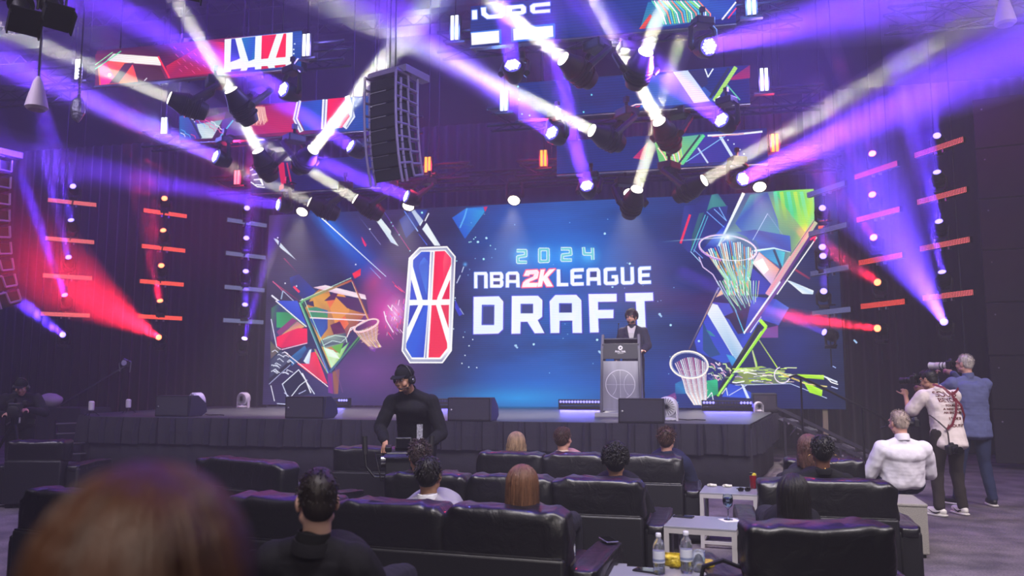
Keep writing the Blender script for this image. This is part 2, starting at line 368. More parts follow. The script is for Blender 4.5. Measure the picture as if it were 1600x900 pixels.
# left crystal shards  (crop origin 410,320 scale 5.625)
A = Art(SCR_Y, 410, 320, 5.625); A.layer = 8
A.line('0a60e0b0 0a60e000', 60, '520,110 800,400'); A.line('ffffff cfe8ff', 12, '498,95 1088,632', w1=5)
A.line('6090ff c0d8ff', 4, '945,550 1040,650'); A.poly('e8f2f4 c8dcec', '972,98 1010,80 1130,230 1125,320')
A.poly('c8d8ea e8eef4', '95,292 130,305 300,488 160,380'); A.line('2a2a70', 14, '160,290 145,360')
A.poly('1a38a0 2a2a78 14286a', '240,640 320,610 400,690 470,760 380,850 250,720'); A.line('ff2a55', 18, '275,718 325,768'); A.line('d02a60 702a7040', 8, '90,675 370,880')
A.line('b02a70 402a7040', 8, '190,470 320,610'); A.line('f0f0ff', 14, '80,795 210,900'); A.line('c8c8e8', 6, '180,755 290,860'); A.line('e06aa0', 5, '90,670 180,760'); A.line('a0b8d8', 10, '180,755 165,830')
A.poly('1c48b8 2a2c7c', '180,840 300,860 320,900 200,900')
A.poly('ff3050 d8203a', '790,605 865,560 862,620 810,650')
A.poly('ff2060 c02a7080', '870,280 920,350 905,370 880,330')
A.line('8aa0ff00 b0b8ff', 3, '830,80 1040,350'); A.dots('eef4ff', [(945, 213), (200, 690), (820, 525), (300, 715), (135, 290), (350, 830)], 7)
A.set(410, 470, 5.295)
# coloured facets
A.poly('3a7858 2a3c70 503a68', '75,60 150,10 360,190 370,210 130,290 70,330')
A.poly('2ca468 30885a', '115,95 200,95 285,140 285,220 118,222'); A.poly('e8a868 b06890', '130,305 290,170 350,215'); A.poly('8a3a78', '118,255 250,140 290,165 140,290')
A.poly('ff2058 e8205a d81a58', '118,300 250,240 300,225 370,230 372,350 160,392 120,372')
A.poly('2044c8 3858d8', '120,0 290,0 330,110 365,200 300,150'); A.line('f8f4ff', 9, '110,0 365,215'); A.line('e8e8ff', 7, '72,150 118,380'); A.line('f0c8e0', 7, '118,380 155,405 370,350')
A.poly('58604a 6a5a60', '65,330 120,390 150,410 70,490'); A.line('203050', 14, '65,495 160,405')
# big backboard
A.poly('d89038 e0a040 b86038 7a3a60', '355,60 420,-50 470,-95 540,-120 560,-50 600,30 850,110 700,300 560,560 480,420 380,110')
A.poly('4a9a58 3a8a70 2a60b0', '370,60 440,50 540,80 540,140 400,135'); A.poly('3060b8 2a50a8 3a4090', '400,140 540,140 540,230 480,310 390,150')
A.poly('5a2a58', '510,0 590,0 680,-90 640,-110'); A.poly('f07848 e86048', '530,0 620,-10 715,190 660,260 600,170'); A.poly('e89848', '590,10 640,-90 700,-20 720,90 600,190 560,60'); A.poly('6a2a58 5a2050', '560,200 640,170 690,260 590,280'); A.poly('3a2a58', '330,20 420,0 430,50')
A.poly('e8c0d8 fae8f0', '420,-110 520,-130 850,-50 860,-10 620,-60'); A.poly('502a60', '600,-40 860,-10 880,110 700,60')
A.line('f4c8d8e0', 9, '380,85 870,118'); A.line('ffe8f4', 10, '395,140 870,165')
A.poly('a8d860 d0ecc0 58c078', '500,380 620,430 720,340 630,500 570,560'); A.poly('f0fff0 d8f0d8', '505,385 590,410 640,480 540,460'); A.poly('68b048', '570,380 680,320 640,440')
# arm of the hoop
A.poly('5a6a78 9ab0a8 40486a', '480,330 540,290 690,265 700,340 530,390 480,375'); A.line('d8f0e0', 6, '500,320 600,285 690,300 700,345'); A.line('e8ffff', 4, '500,370 580,330 650,345 690,310'); A.line('fff0f8', 8, '700,300 730,225 790,205'); A.line('fff0f8 c8a0c0', 8, '720,250 770,215 860,170')
# backboard frame
A.line('48b070 2a6a88 304098', 30, '320,10 560,590'); A.line('1a3038', 14, '330,20 565,590'); A.line('a8e8b8 88a8ff', 5, '305,15 545,600'); A.line('c0ffd8', 4, '350,0 580,540')
A.line('3a5a98 58a048', 24, '560,590 815,290'); A.line('a8d070', 5, '590,570 800,310'); A.line('1a2a50', 9, '575,590 810,300')
A.line('d08038 802a60', 14, '880,160 745,-165'); A.line('ffd8a0', 4, '870,150 740,-160'); A.line('68b878 c05038', 16, '320,5 740,-170'); A.line('d8ffe0', 4, '310,0 735,-190')
# hoop
for i in range(15):
    t = i/14; A.line(['f0c0a0 d8a060', 'ffe0d8 c080c0', 'e0a070 fff0c0'][i % 3], 6, [(775+180*t, 262-75*t), (830+115*t, 330-10*t), (905+80*t+8*sin(i*3), 400-20*t)])
for q in (.25, .5, .75): A.line('f4c8b8c0', 4, [(775+60*q+(180-45*q)*t/6, 262+110*q-75*t/6+10*sin(pi*t/6)) for t in range(7)])
A.poly('8038b0a0', '880,375 945,385 930,425 890,405')
A.ring('ffc8d0', 12, 860, 205, 108, 40, -22); A.ring('fff4e8', 4, 860, 203, 100, 34, -22)
# lower structure
A.poly('2468a8 3a78b8 204a88', '215,480 350,370 380,420 245,540'); A.poly('2a3c78', '330,450 380,380 440,420 330,510'); A.poly('e8f4ff a8c8e8', '340,500 390,405 405,400 385,540'); A.poly('ff3058 e83a68 c83050', '285,520 390,520 400,430 440,420 540,690 470,660')
A.line('ffe8f0', 7, '180,420 545,712'); A.line('a0d060', 6, '430,400 540,600'); A.line('e070b0', 5, '440,400 520,560'); A.poly('8a2a80 7038a0', '540,600 580,600 585,770 545,760'); A.poly('9a6048 7a4868', '580,590 640,560 625,770 590,770'); A.line('7a4a88', 4, '600,540 665,760')
A.poly('383c5c 4a5070', '65,500 150,420 230,470 210,520 60,640'); A.line('20243c', 26, '55,660 240,500'); A.line('b0b8e0', 5, '55,690 230,530')
rs = random.Random(3)
for i in range(16):
    x = 70+rs.random()*140; y = 420+rs.random()*190; A.line('e8ecff', 5, [(x, y), (x+30*rs.random(), y+18*rs.random()-20), (x+50, y+20*rs.random())])
A.poly('1c2040', '165,690 300,570 420,760 240,820'); A.line('e8eeff', 7, '165,690 300,570 430,770'); A.line('dfe6ff', 6, '165,690 210,800 280,820'); A.line('ccd4ff', 5, '200,790 260,810'); A.line('e8eeff', 6, '240,790 310,700 370,655'); A.line('c8d0ff', 5, '300,770 360,740'); A.line('f4f4ff', 9, '330,600 360,660 400,760'); A.line('f0f0ff', 6, '70,700 100,830'); A.line('d8dcff', 5, '180,760 250,815'); A.line('d8dcff', 6, '120,850 190,855')
finish_art(A.obj('crystal_shards', vw), vw)
# middle streaks and particles (crop 590,310 scale 5.625)
A = Art(SCR_Y, 590, 310, 5.625); A.layer = 10
A.poly('dfeef4 b8c8ec', '-30,110 5,145 185,420 115,385'); A.poly('eef8f4 d8e8f4', '295,110 325,100 400,195 375,245'); A.poly('f0f8f8 dde8f4', '430,215 552,415 500,415 392,270'); A.line('f0f4ff', 9, '450,130 415,200'); A.line('3a78e8 a8c8ff', 9, '235,110 355,290'); A.line('2a50d0 4a80ff', 6, '360,310 435,410'); A.line('4a48c0 d02a68', 5, '60,120 190,320 285,460')
A.poly('1840a0c0 2a58c860', '190,190 300,100 440,100 400,190 300,300 250,350'); A.poly('0a58c8 1478e0 0a6ad0 1898d8', '655,170 780,85 930,75 940,120 768,355'); A.line('58b0f0', 12, '785,90 765,160 725,255'); A.poly('c82a60', '930,75 968,72 945,118'); A.line('3a90c0', 3, '720,215 850,245')
A.dots('a8e8f4', [(820, 382), (845, 357), (860, 342), (805, 385), (992, 415), (1035, 445), (695, 550), (190, 320), (285, 460), (120, 212), (135, 242)], 6); A.dots('a0f0f4', [(880, 383), (932, 533), (390, 125)], 10); A.glow('58a8f0', 770, 580, 30, 30, 0, .9); A.line('c8d8f4', 7, '757,600 740,650'); A.line('c8d8f4', 7, '727,675 695,745')
A.line('f02a60 a02a7000', 5, '130,730 240,860'); A.line('ff4a80', 8, '150,765 220,820'); A.line('d03a7060', 3, '60,780 180,880'); A.line('ff60a0', 4, '180,770 240,830')
A.set(600, 430, 5.625)
rs = random.Random(5)
for i in range(46):
    x = 5+rs.random()*170; y = 250+rs.random()*290; l = 12+rs.random()*40; A.line(rs.choice(['ffd0f4', 'ff60c8', 'ff4070', 'd060ff', 'ffffff']), 2+4*rs.random(), [(x, y), (x+l*.2, y-l)] if i % 2 else [(x, y), (x+l*.8, y+l)])
A.line('ffe8ff', 9, '0,320 20,400 80,500'); A.line('fff', 8, '0,330 5,420') if 0 else None
A.poly('3038c0 4048d8', '625,215 690,345 660,360 625,290'); A.line('a8b8e8', 5, '665,290 700,345'); A.dots('dff0ff', [(612, 472), (697, 545), (748, 620), (712, 705), (745, 808), (815, 812), (685, 775), (780, 565), (625, 200)], 6)
A.set(0, 0, 1)
rs = random.Random(11)
pts = [(rs.uniform(700, 1060), rs.uniform(330, 630)) for _ in range(34)]
A.dots('8ac8f0', pts, .8); A.dots('b8e8ff', [(806, 540), (834, 538), (933, 531), (1031, 491), (957, 448), (945, 365), (984, 412), (1048, 508), (937, 550), (1092, 533), (760, 372), (747, 378)], 1.9)
for x, y in [(937, 550), (806, 541), (1031, 492), (1336, 533)]: A.line('a0c8f0', 2.6, [(x-2, y-2), (x+3, y+3)])
finish_art(A.obj('light_streaks', vw), vw)
# ----- crest
A = Art(SCR_Y); A.layer = 90
A.poly('ffffff', '654.9,386.4 698.8,384.7 712,400.7 706,548.2 691.6,567.5 640,567.5 627.4,548.2 638.5,403.3')
A.poly('a0a4c0 a0a4c0 7c80a8 f4f4fc 8a8cb0 a0a4c0 a0a4c0 f0f0fa', '655.6,388.6 698,387 709.8,401.6 704,547.6 690.6,565.3 641,565.3 629.6,547.6 640.7,404')
A.poly('ffffff', '658.5,391.8 696,390.5 706,403.5 700.5,546.5 689,561.2 643.5,561.2 633.4,546.5 644.4,405.6')
crest = A.obj('crest_logo', vw); finish_art(crest, vw)
A = Art(SCR_Y, 590, 310, 5.625); A.layer = 110
A.poly('2a62d8 1c4cc8 1a40b8 2050c8', '385,468 462,468 440,892 395,892 310,600 312,540'); A.poly('3c78e0 2a60d0', '408,515 448,560 430,850 360,600 375,560'); A.poly('2a4cd0', '295,710 347,892 283,892')
A.poly('f01848 ff2050 f83058', '502,465 592,462 647,525 647,580 527,870 522,892 480,892'); A.poly('ff5068 f03058', '592,470 645,530 645,578 580,730 575,560'); A.poly('e81848', '637,710 632,887 563,887')
A.line('9ca0c4 e8e8f8', 14, '482,470 462,890')
A.set(600, 430, 5.625)
A.poly('2038b8', '226,265 302,262 208,460'); A.poly('2040c8 1c58d8', '342,264 387,264 350,724 245,724 194,640 195,600')
A.poly('ff2850 f02048', '418,264 457,262 556,600 556,642 490,724 390,724'); A.poly('e83050', '498,262 572,260 568,470'); A.line('e8e8f8 8c90b8', 14, '397,264 366,728')
o = A.obj('crest_fields', vw); finish_art(o, vw)
# ----- lettering (crop 730,370 scale 5.161)
LET = {'D': ('52,485 255,480 290,520 288,745 250,780 50,785', '118,548 220,548 218,712 115,712'),
 'R': ('360,478 570,475 606,510 604,645 568,672 622,776 545,778 485,685 430,685 428,780 357,782', '430,540 532,540 532,618 430,618'),
 'A': ('665,520 710,470 880,468 920,510 925,775 850,775 848,675 745,676 743,775 672,776', '740,535 845,535 845,612 740,612'),
 'F': ('978,462 1205,460 1205,522 1055,525 1055,590 1180,588 1178,655 1056,658 1060,770 990,772', None),
 'T': ('1275,455 1498,450 1500,515 1430,518 1440,762 1375,762 1360,522 1278,520', None)}
def letters(tab, name, halo, face, w):
    A = Art(SCR_Y, 730, 370, 5.161); A.layer = 20
    def L(s): return [tuple(map(float, p.split(','))) for p in s.split()]
    for k, (o, h) in tab.items(): A.layer = 80; A.line(halo, w, L(o), True)
    for k, (o, h) in tab.items(): A.layer = 86; A.line('3a3a88', w*.5, [(x+10, y+8) for x, y in L(o)], True)
    for k, (o, h) in tab.items(): A.layer = 92; A.poly(face, o)
    for k, (o, h) in tab.items():
        if h:
            for hh in h.split('|'): A.layer = 98; A.poly('4450c8', hh); q = L(hh); cx = sum(x for x, y in q)/len(q); cy = sum(y for x, y in q)/len(q); A.poly('2a3a80', [(cx+(x-cx)*.84+3, cy+(y-cy)*.86+3) for x, y in q])
    finish_art(A.obj(name, vw), vw)
letters(LET, 'title_lettering', '4a48e0', 'f4f8ff e8f4ff', 13)
LET2 = {'n': ('56,300 56,285 155,283 165,300 165,415 137,415 137,308 82,308 82,415 56,415', None),
 'B': ('183,285 275,283 290,300 292,335 283,345 293,360 290,395 272,410 185,410', '210,308 264,308 264,332 210,332|210,358 264,358 264,384 210,384'),
 'A': ('312,300 330,282 405,280 420,300 424,408 396,408 394,372 338,372 337,408 310,408', '338,306 394,306 394,348 338,348'),
 'L': ('722,262 750,262 752,372 815,372 815,398 722,400', None), 'E': ('832,270 850,256 940,252 940,280 862,283 862,308 925,306 925,335 862,337 862,368 940,366 940,393 850,396 833,380', None),
 'a': ('962,268 978,252 1055,250 1072,268 1078,390 1050,390 1048,355 990,356 990,392 962,393', '990,280 1045,278 1045,325 990,327'),
 'G': ('1100,262 1118,248 1200,246 1200,272 1130,275 1130,362 1190,360 1188,335 1165,335 1165,310 1215,308 1220,375 1200,388 1118,390 1102,375', None),
 'U': ('1238,245 1265,245 1268,358 1318,357 1316,243 1343,243 1347,370 1330,384 1256,386 1240,372', None), 'e': ('1378,255 1393,241 1480,238 1480,265 1408,268 1408,296 1470,294 1470,322 1408,324 1408,354 1482,352 1482,378 1398,382 1380,368', None)}
letters(LET2, 'league_lettering', '3a80f0', 'fafcff f0f6ff', 9)
A = Art(SCR_Y, 730, 370, 5.161); A.layer = 26
two = '455,315 475,270 565,265 580,285 568,335 505,362 500,372 572,370 562,405 440,408 450,370 472,348 532,322 540,302 505,302 498,316'; kk = '592,265 628,262 614,320 662,262 712,258 648,325 692,400 640,402 612,350 602,402 566,405'
for q in (two, kk): A.layer = 104; A.line('ff4878', 15, [tuple(map(float, p.split(','))) for p in q.split()], True)
for q in (two, kk): A.layer = 110; A.poly('ffffff ffe8f0', q)
finish_art(A.obj('number_lettering', vw), vw)
A = Art(SCR_Y, 730, 370, 5.161); A.layer = 22
for x in (440, 617, 800, 975): A.layer = 70; A.glow('48b8ff', x, 150, 120, 110, 0, .95)
D2 = [('405,112 472,112 472,152 408,162 408,205 475,205', 0), ('585,102 652,102 652,197 585,199', 1), ('762,97 832,97 836,140 768,148 765,188 838,188', 0), ('938,90 942,138 1012,140', 0), ('1010,88 1013,186', 0)]
for wd, c in ((27, 'f0ffff'), (17, '6accd8')):
    for q, cl in D2: A.layer = 90+8*(wd < 20); A.line(c, wd, [tuple(map(float, p.split(','))) for p in q.split()], bool(cl))
finish_art(A.obj('year_lettering', vw), vw)
# ----- right hoops (crop 1040,285 scale 5.144)
A = Art(SCR_Y, 1040, 285, 5.144); A.layer = 8
A.glow('2a58ff', 430, 430, 330, 200, 0, .8); A.poly('20286a 283a90 1c2a78', '100,480 150,190 240,180 330,100 500,190 480,330 260,580 180,560')
A.poly('2a7a80 3a8a90 2a5a80', '330,230 370,100 420,90 490,190 380,200'); A.poly('245868 2a6078', '215,420 270,250 310,240 230,480 205,540'); A.line('58d0d8', 6, '205,550 320,260'); A.line('58c0e0', 5, '225,560 340,270'); A.line('f02a58', 18, '197,258 120,490'); A.line('70a8ff', 6, '330,235 470,360'); A.line('80b8ff', 6, '390,215 490,310 430,200'); A.line('a8d8ff', 6, '200,555 280,640'); A.line('80a8ff', 5, '225,540 300,610')
# bright board
A.poly('485088 5a78a0 60c868 a0e040 68e0a0 b8ec30 50b0a0 3048a0', '625,88 820,75 980,62 1190,52 1196,200 1200,310 1040,600 900,700 700,660 470,400')
A.poly('40d080 a8e840 70e0a0 c0f048', '870,70 1190,52 1198,310 1120,400 1010,260'); A.poly('58a8b0 3850a8 4060c0', '680,100 820,80 900,300 930,500 720,520 560,330'); A.poly('3a48b0 3038a0 3a60c8', '560,400 720,380 1000,430 1010,560 760,560 730,470')
for i, (x, c) in enumerate([(880, '68f0c0'), (930, 'c8f038'), (985, '58e8d0'), (1040, 'd8f440'), (1090, '78f0b8'), (1150, 'c0f050')]): A.line(c+'b0 '+c+'10', 30, [(x, 75), (x+30+i*6, 300+i*8)])
A.line('ffffff d8f0ff', 26, '628,85 425,510', w1=14); A.line('c8e0ff', 4, '820,250 700,465'); A.line('b0c8ff80', 4, '820,250 940,420')
A.poly('38b8e0 2a80c8 48d0d8', '720,540 860,530 960,560 940,690 760,570'); A.line('e0ffff', 16, '715,550 870,528 1000,560', w1=4); A.line('1c3060', 20, '870,540 930,690')
A.poly('fff0f0 e8c8e0 f0a090 d0b0e8', '700,650 750,560 915,700 850,820'); A.poly('ffffff', '720,640 780,610 830,700 790,740'); A.line('f09070', 5, '750,560 915,700')
A.poly('2a34b0 2028a0 3038b8', '690,680 850,820 830,900 690,900')
# frame of the backboard
A.line('c8c8a0 e0c0f0 e8a0c0', 46, '1205,310 820,905'); A.line('5a2a80', 20, '1200,380 860,905'); A.line('ffffff', 9, '1215,440 895,900'); A.line('ff80a0', 5, '1190,330 830,880'); A.line('304868', 6, '1200,300 1000,590')
A.line('ff2a68', 14, '1165,460 1205,430 1195,470'); A.poly('e87840 ff5030', '1225,370 1235,310 1312,298 1250,380')
A.poly('f4fcff c8e0f4', '970,785 1010,795 1190,870 1185,900 1100,895'); A.line('d0304880 ff305020', 16, '1040,700 1160,775'); A.poly('182038', '1195,120 1205,120 1205,310 1195,310')
# net of the large hoop
rs = random.Random(2)
cols = ['f0b090 60e0b0', 'e8f8ff 30c090', 'ffffff 58e070', '60d8f0 e8f8ff', 'f08860 a0f050', '88c8ff 40b0e0', 'd8fff0 2aa0a0']
for i in range(24):
    t = i/23; x0 = 330+385*t; y0 = 560-85*sin(pi*t)+10*sin(i*5)
    A.line(cols[i % 7], 8+3*sin(i), [(x0, y0), (x0+60-70*t, 650+20*sin(i)), (x0+150-190*t, 780), (x0+165-200*t+8*sin(i*2), 905)])
    A.layer -= 1
A.layer += 1
for i in range(60):
    t = rs.random(); q = rs.random(); x0 = 345+360*t+(150-200*t)*q; y0 = 540+350*q; A.line(rs.choice(['ffffff', 'ffb080', '60f090', '58e8e0', 'ff8070']), 6, [(x0, y0), (x0+8+10*q, y0+34)]); A.layer -= 1
A.layer += 1
A.ring('c880e8 ffe8ff', 9, 500, 530, 235, 105, 8, 100, 400); A.ring('fff0ff', 5, 500, 528, 228, 97, 8)
A.line('e0c8f8', 8, '268,600 300,680 380,740 430,830')
A.glow('ffffff', 500, 440, 90, 45, 0, 1.0); A.glow('a8e0ff', 490, 440, 190, 70, -15, .7); A.glow('ffffff', 500, 440, 30, 30, 0, 1); A.line('ffffffc0 58b8ff00', 9, '490,440 -60,480'); A.line('ffffffb0 ffffff00', 10, '490,440 420,520')
# lower hoop (crop 1030,440 scale 4.39)
A.set(1030, 440, 4.39)
A.poly('3a40c0 2a50c8 2440b8 3a48d0', '370,140 480,150 580,360 640,100 800,120 890,180 820,300 700,260 560,540 440,560 260,480 240,400')
A.poly('3850d0 5878e0 4858c8', '800,120 890,180 815,300 740,240'); A.poly('7848a0 803a90', '700,330 815,300 815,385 690,385'); A.poly('281c50', '440,240 510,210 570,220 600,350 540,360 480,260'); A.poly('1c4888', '300,270 340,360 380,440 420,500 350,520 300,470'); A.poly('209888a0', '320,330 350,340 390,380 350,370')
A.poly('8050a0 c8a0e0', '385,110 425,50 440,90'); A.poly('f0c890', '390,108 425,55 440,85')
A.poly('dfe8f8 e8f0fc c8d8f0 88b8e0', '365,150 400,160 580,470 535,540 510,520 330,220'); A.poly('38a0e0 2a78d0', '460,500 510,510 535,545 500,580')
A.line('60a0e0 40c8e8', 7, '520,190 585,360'); A.line('f8f8ff e8e8ff', 12, '580,355 830,0'); A.line('7048a0', 18, '600,350 860,-10'); A.line('ffffff c8c0f0', 6, '625,350 700,240')
A.line('8890c0 504060', 12, '410,40 205,465'); A.line('c8a088', 4, '400,60 280,310'); A.line('181c48', 5, '395,80 215,460')
for i in range(16):          # long tapering end of the large net
    t = i/15; A.line(['c8f0e0 58c090', 'f0f8ff 50b0c8', '60e080 e0f0c0', 'ffb090 60c8c0'][i % 4], 5, [(395+290*t, -5), (450+225*t, 90), (520+150*t, 190-60*t+20*sin(i*2))]); A.layer -= 1
A.layer += 1
# green framed strut
A.line('181c38', 30, '690,300 390,790'); A.line('a8f030 88e038', 17, '735,310 400,785'); A.line('b8f840', 24, '690,262 735,312'); A.line('d8ff88', 5, '700,340 410,770'); A.line('506020', 5, '660,330 560,500')
for i in range(5): A.line('a8e040', 5, [(640, 470), (665+i, 560), (675, 640)]); A.layer -= 1
A.line('a0a878 c8f040', 7, '685,400 810,590'); A.line('c8d8a0', 9, '640,475 678,640')
# arm
A.poly('5a6a60 8a9a50 b8d858 607088 3a4888', '500,690 560,600 700,580 860,620 900,660 860,700 640,710'); rs = random.Random(9)
for i in range(56):
    x = 500+rs.random()*380; y = 590+rs.random()*105; A.line(rs.choice(['d8ff50', 'f0ffc0', 'ffffff', 'a8d838', '6878c8', 'f0c8e0', '384080', '283050']), 3+5*rs.random(), [(x, y), (x+25, y+10*rs.random()-6), (x+60*rs.random()+30, y+16*rs.random()-8)]); A.layer -= 1
A.layer += 1
for i in range(30):
    x = 330+rs.random()*140; y = 545+rs.random()*120; A.line(rs.choice(['d8f4a0', 'ffffff', '78a060', '5060b0', 'f0b0d0', '283060']), 3+5*rs.random(), [(x, y), (x+20, y+30*rs.random()-10), (x+30, y+40*rs.random())]); A.layer -= 1
A.layer += 1
A.ring('f8e8ff', 7, 845, 640, 55, 55, 0, 0, 250); A.line('c8d8ff', 4, '520,710 900,700 1150,800')
A.poly('b8f028 d8ff60 98d820', '945,635 1130,642 1130,672 990,660'); A.poly('b0f020 c8ff40 a0e028', '985,680 1120,745 1115,788 1030,760'); A.line('e8d888', 8, '820,620 1000,700 1150,720'); A.line('d8c060', 10, '850,640 960,680'); A.line('e8f0ff', 10, '1130,650 1222,690'); A.line('ffffff', 7, '1150,660 1180,690 1225,705'); A.line('c8d0ff', 7, '1180,720 1225,735'); A.line('dde', 5, '1190,745 1225,760') if 0 else None; A.line('a8c0ff', 5, '1190,580 1212,592')
# lower net
A.poly('2888c8c0 2060a8a0', '110,700 190,660 200,770 110,770'); A.poly('b03a8080 8038a080', '45,790 110,760 120,805 50,808'); A.poly('20b080 30c890 189068', '325,680 400,670 405,770 330,800')
for i in range(18):
    t = i/17; A.line(['f8e0e8 ffffff', 'e0b8c8 f0e0d8', 'c06088 e8d0d0', 'ffffff c8d8e8'][i % 4], 6, [(110+210*t, 560-40*sin(pi*t)), (165+155*t, 680), (185+140*t, 760), (240+80*t, 845)]); A.layer -= 1
A.layer += 1
for q in range(5): A.line('e8d8e0a0', 4, [(140+15*q+(180-10*q)*t/6, 600+48*q+12*sin(pi*t/6)) for t in range(7)])
A.ring('fff8f0', 11, 205, 570, 130, 92, 8); A.ring('b8c0e0', 4, 205, 570, 120, 82, 8)
A.poly('3058e0 2a48c8', '430,790 480,700 560,720 660,780 640,800'); A.poly('e8f0ff b8d0ff', '560,700 580,710 620,800 600,800'); A.poly('f4f8ff', '640,815 660,855 635,855'); A.line('d0d8ff', 5, '480,780 600,710')
for x, y in [(290, 850), (430, 770), (330, 800)]: A.line('f0f4ff', 5, [(x, y), (x+30, y-40), (x+40, y+10)])
finish_art(A.obj('hoop_graphics', vw), vw)
# support post under the overhanging corner of the video wall
p = atY(1290, 640, SCR_Y)
tag(G().box((p.x, SCR_Y+.1, .474), (.09, .09, .948)).obj('support_post', mat('raw_timber', 'a09a78', .7, noise_s=8, stretch=(1, 1, .1))), 'pale upright post below the bottom right corner of the video wall', 'post')

# ---------------------------------------------------------------- suspended LED strips
def strip(corners, Y, label, bgst, fn, dy=0):
    (xa, ya), (xb, yb), h = corners
    pl, pr = atY(xa, ya, Y), atY(xb, yb, Y); z0 = (pl.z+pr.z)/2; w = pr.x-pl.x
    e = empty('led_banner', label, 'screen', ((pl.x+pr.x)/2, Y, z0), 0, 'LED banners hung above the stage')
    st = G().box((0, .0125, h/2), (w, .025, h)).obj('display_panel', bg_mat('banner_blue', .9, (-w/2, w/2, bgst), Y), e)
    g = G().box((0, .075, h/2), (w+.02, .1, h+.02)); g.box((0, .03, -.03), (w, .1, .02))
    for i in range(int(w/.5)+1): g.box((-w/2+.02+i*(w-.04)/int(w/.5), .18, h/2), (.03, .12, h))
    g.obj('cabinet_frame', BLKM, e)
    G().box((0, -.02, -.035), (w, .012, .012)).obj('bottom_rail', mat('rail_aluminium', 'b8b8c8', .25, .8), e)
    a = Art(Y); fn(a)
    o = a.obj('picture', e); o.location = -e.location
    # two steel wires up to the ceiling
    for s in (-1, 1): G().cyl((s*w*.4, .1, h), (s*w*.4, .1, 10.5-z0), .012, n=6).obj('hanging_wire', BLKM, e)
    return e
def fA(a):
    a.set(140, 40, 4.571); a.poly('702048 3a1c48 802050', '40,205 480,160 575,375 45,428'); a.poly('ff4a48 ff7040 f83060', '130,255 250,235 320,290 345,400 70,425 60,300'); a.poly('ff30a0', '70,300 110,260 200,400 80,425')
    a.poly('f0e8e8 fff8f0', '170,200 500,225 510,285 270,265 120,250'); a.poly('502038', '310,280 500,290 545,380 345,400'); a.poly('582a50', '250,270 315,265 210,410 140,415'); a.line('58e0a0', 7, '40,310 225,182'); a.line('a0ffb0', 5, '40,280 165,190')
    a.poly('d01848 a01858 f02068', '545,290 850,110 960,120 965,330 560,378'); a.line('ff3058', 12, '490,220 570,375'); a.dots('ffe8f0', [(143, 352)], 14); a.line('ffffff', 6, '390,395 410,375')
    for i in range(24): x = 600+i*13; y = 150+((i*53) % 180); a.line('ff60b0', 3, [(x, y), (x+22, y+22)]); a.layer -= 1
    a.layer += 1
    a.poly('f4f8ff', '965,98 1450,48 1448,290 960,335'); a.poly('3038c0', '1012,95 1040,93 1075,235 1005,262'); a.poly('1878c0 2058d0', '1090,88 1185,78 1178,240 1135,255 1085,90'); a.poly('ff1048 e01050', '1230,72 1335,62 1275,235 1225,240'); a.poly('ff1848', '1385,58 1405,56 1400,225 1330,230'); a.poly('2a38a0', '1010,315 1085,305 1075,325 1008,330'); a.poly('2030a0', '1130,300 1180,295 1180,318 1120,322'); a.poly('d01848', '1228,290 1270,288 1280,306 1225,312'); a.poly('d01848', '1320,285 1400,277 1402,292 1325,302'); a.dots('e8f4ff', [(1458, 170), (1458, 200), (1465, 130)], 6)
def fB(a):
    a.set(250, 140, 4.286); a.poly('1a60b0 3048b8 5020a0', '130,180 230,150 280,330 130,338'); a.poly('c0d8e0 60a0a0 e0e8e8', '245,230 420,200 350,325 275,328'); a.poly('a02060 5828a0', '235,210 440,150 430,200 260,230'); a.poly('602898 402080', '420,200 490,180 600,160 600,300 400,320'); a.line('50c8e8', 8, '400,320 490,205'); a.line('283060', 16, '205,195 275,325')
    for i in range(22): x = 135+((i*67) % 300); y = 160+((i*31) % 150); a.line(['ff70b0', 'ffffff', '60b8ff', 'e04080'][i % 4], 4, [(x, y), (x+25, y+12), (x+30, y+28)]); a.layer -= 1
    a.layer += 1
    a.poly('b01860 901868 c81c60', '600,120 900,85 890,280 600,305'); a.poly('e08070 c04068', '590,120 690,105 725,210 680,245 620,240')
    for i in range(12): a.line('ffd0c0', 5, [(600+i*9, 115), (625+i*8, 235-(i % 3)*12)]); a.layer -= 1
    a.layer += 1
    a.poly('fff', '0,0 1,0 1,1') if 0 else None
    a.poly('2040b0 1850c0', '940,82 1085,68 1080,268 970,275 930,190'); a.line('f0f4ff', 30, '930,80 905,195 945,275'); a.line('7a80b0', 9, '930,80 905,195 945,275'); a.line('f4f4ff', 34, '1105,65 1095,265'); a.line('8088b8', 9, '1105,65 1095,265'); a.poly('ff1050 e81060', '1125,62 1240,52 1270,190 1220,255 1115,262'); a.line('f0f4ff', 32, '1255,50 1290,180 1240,250'); a.line('98a0c0', 10, '1295,55 1290,180 1250,250')
def fC(a):
    a.set(250, 140, 4.286); a.poly('2a2a70 302878', '600,520 780,490 890,660 610,670'); a.poly('d01850', '790,490 830,488 848,660 815,662'); a.line('c01a58', 10, '850,490 885,655')
    for i in range(7): a.line('e8ecff', 8, [(605+i*6, 540+i*16), (650+i*5, 520+i*20), (690, 640)]) if i % 2 == 0 else a.line('ffffff', 7, [(610, 620), (650, 650), (700, 655)])
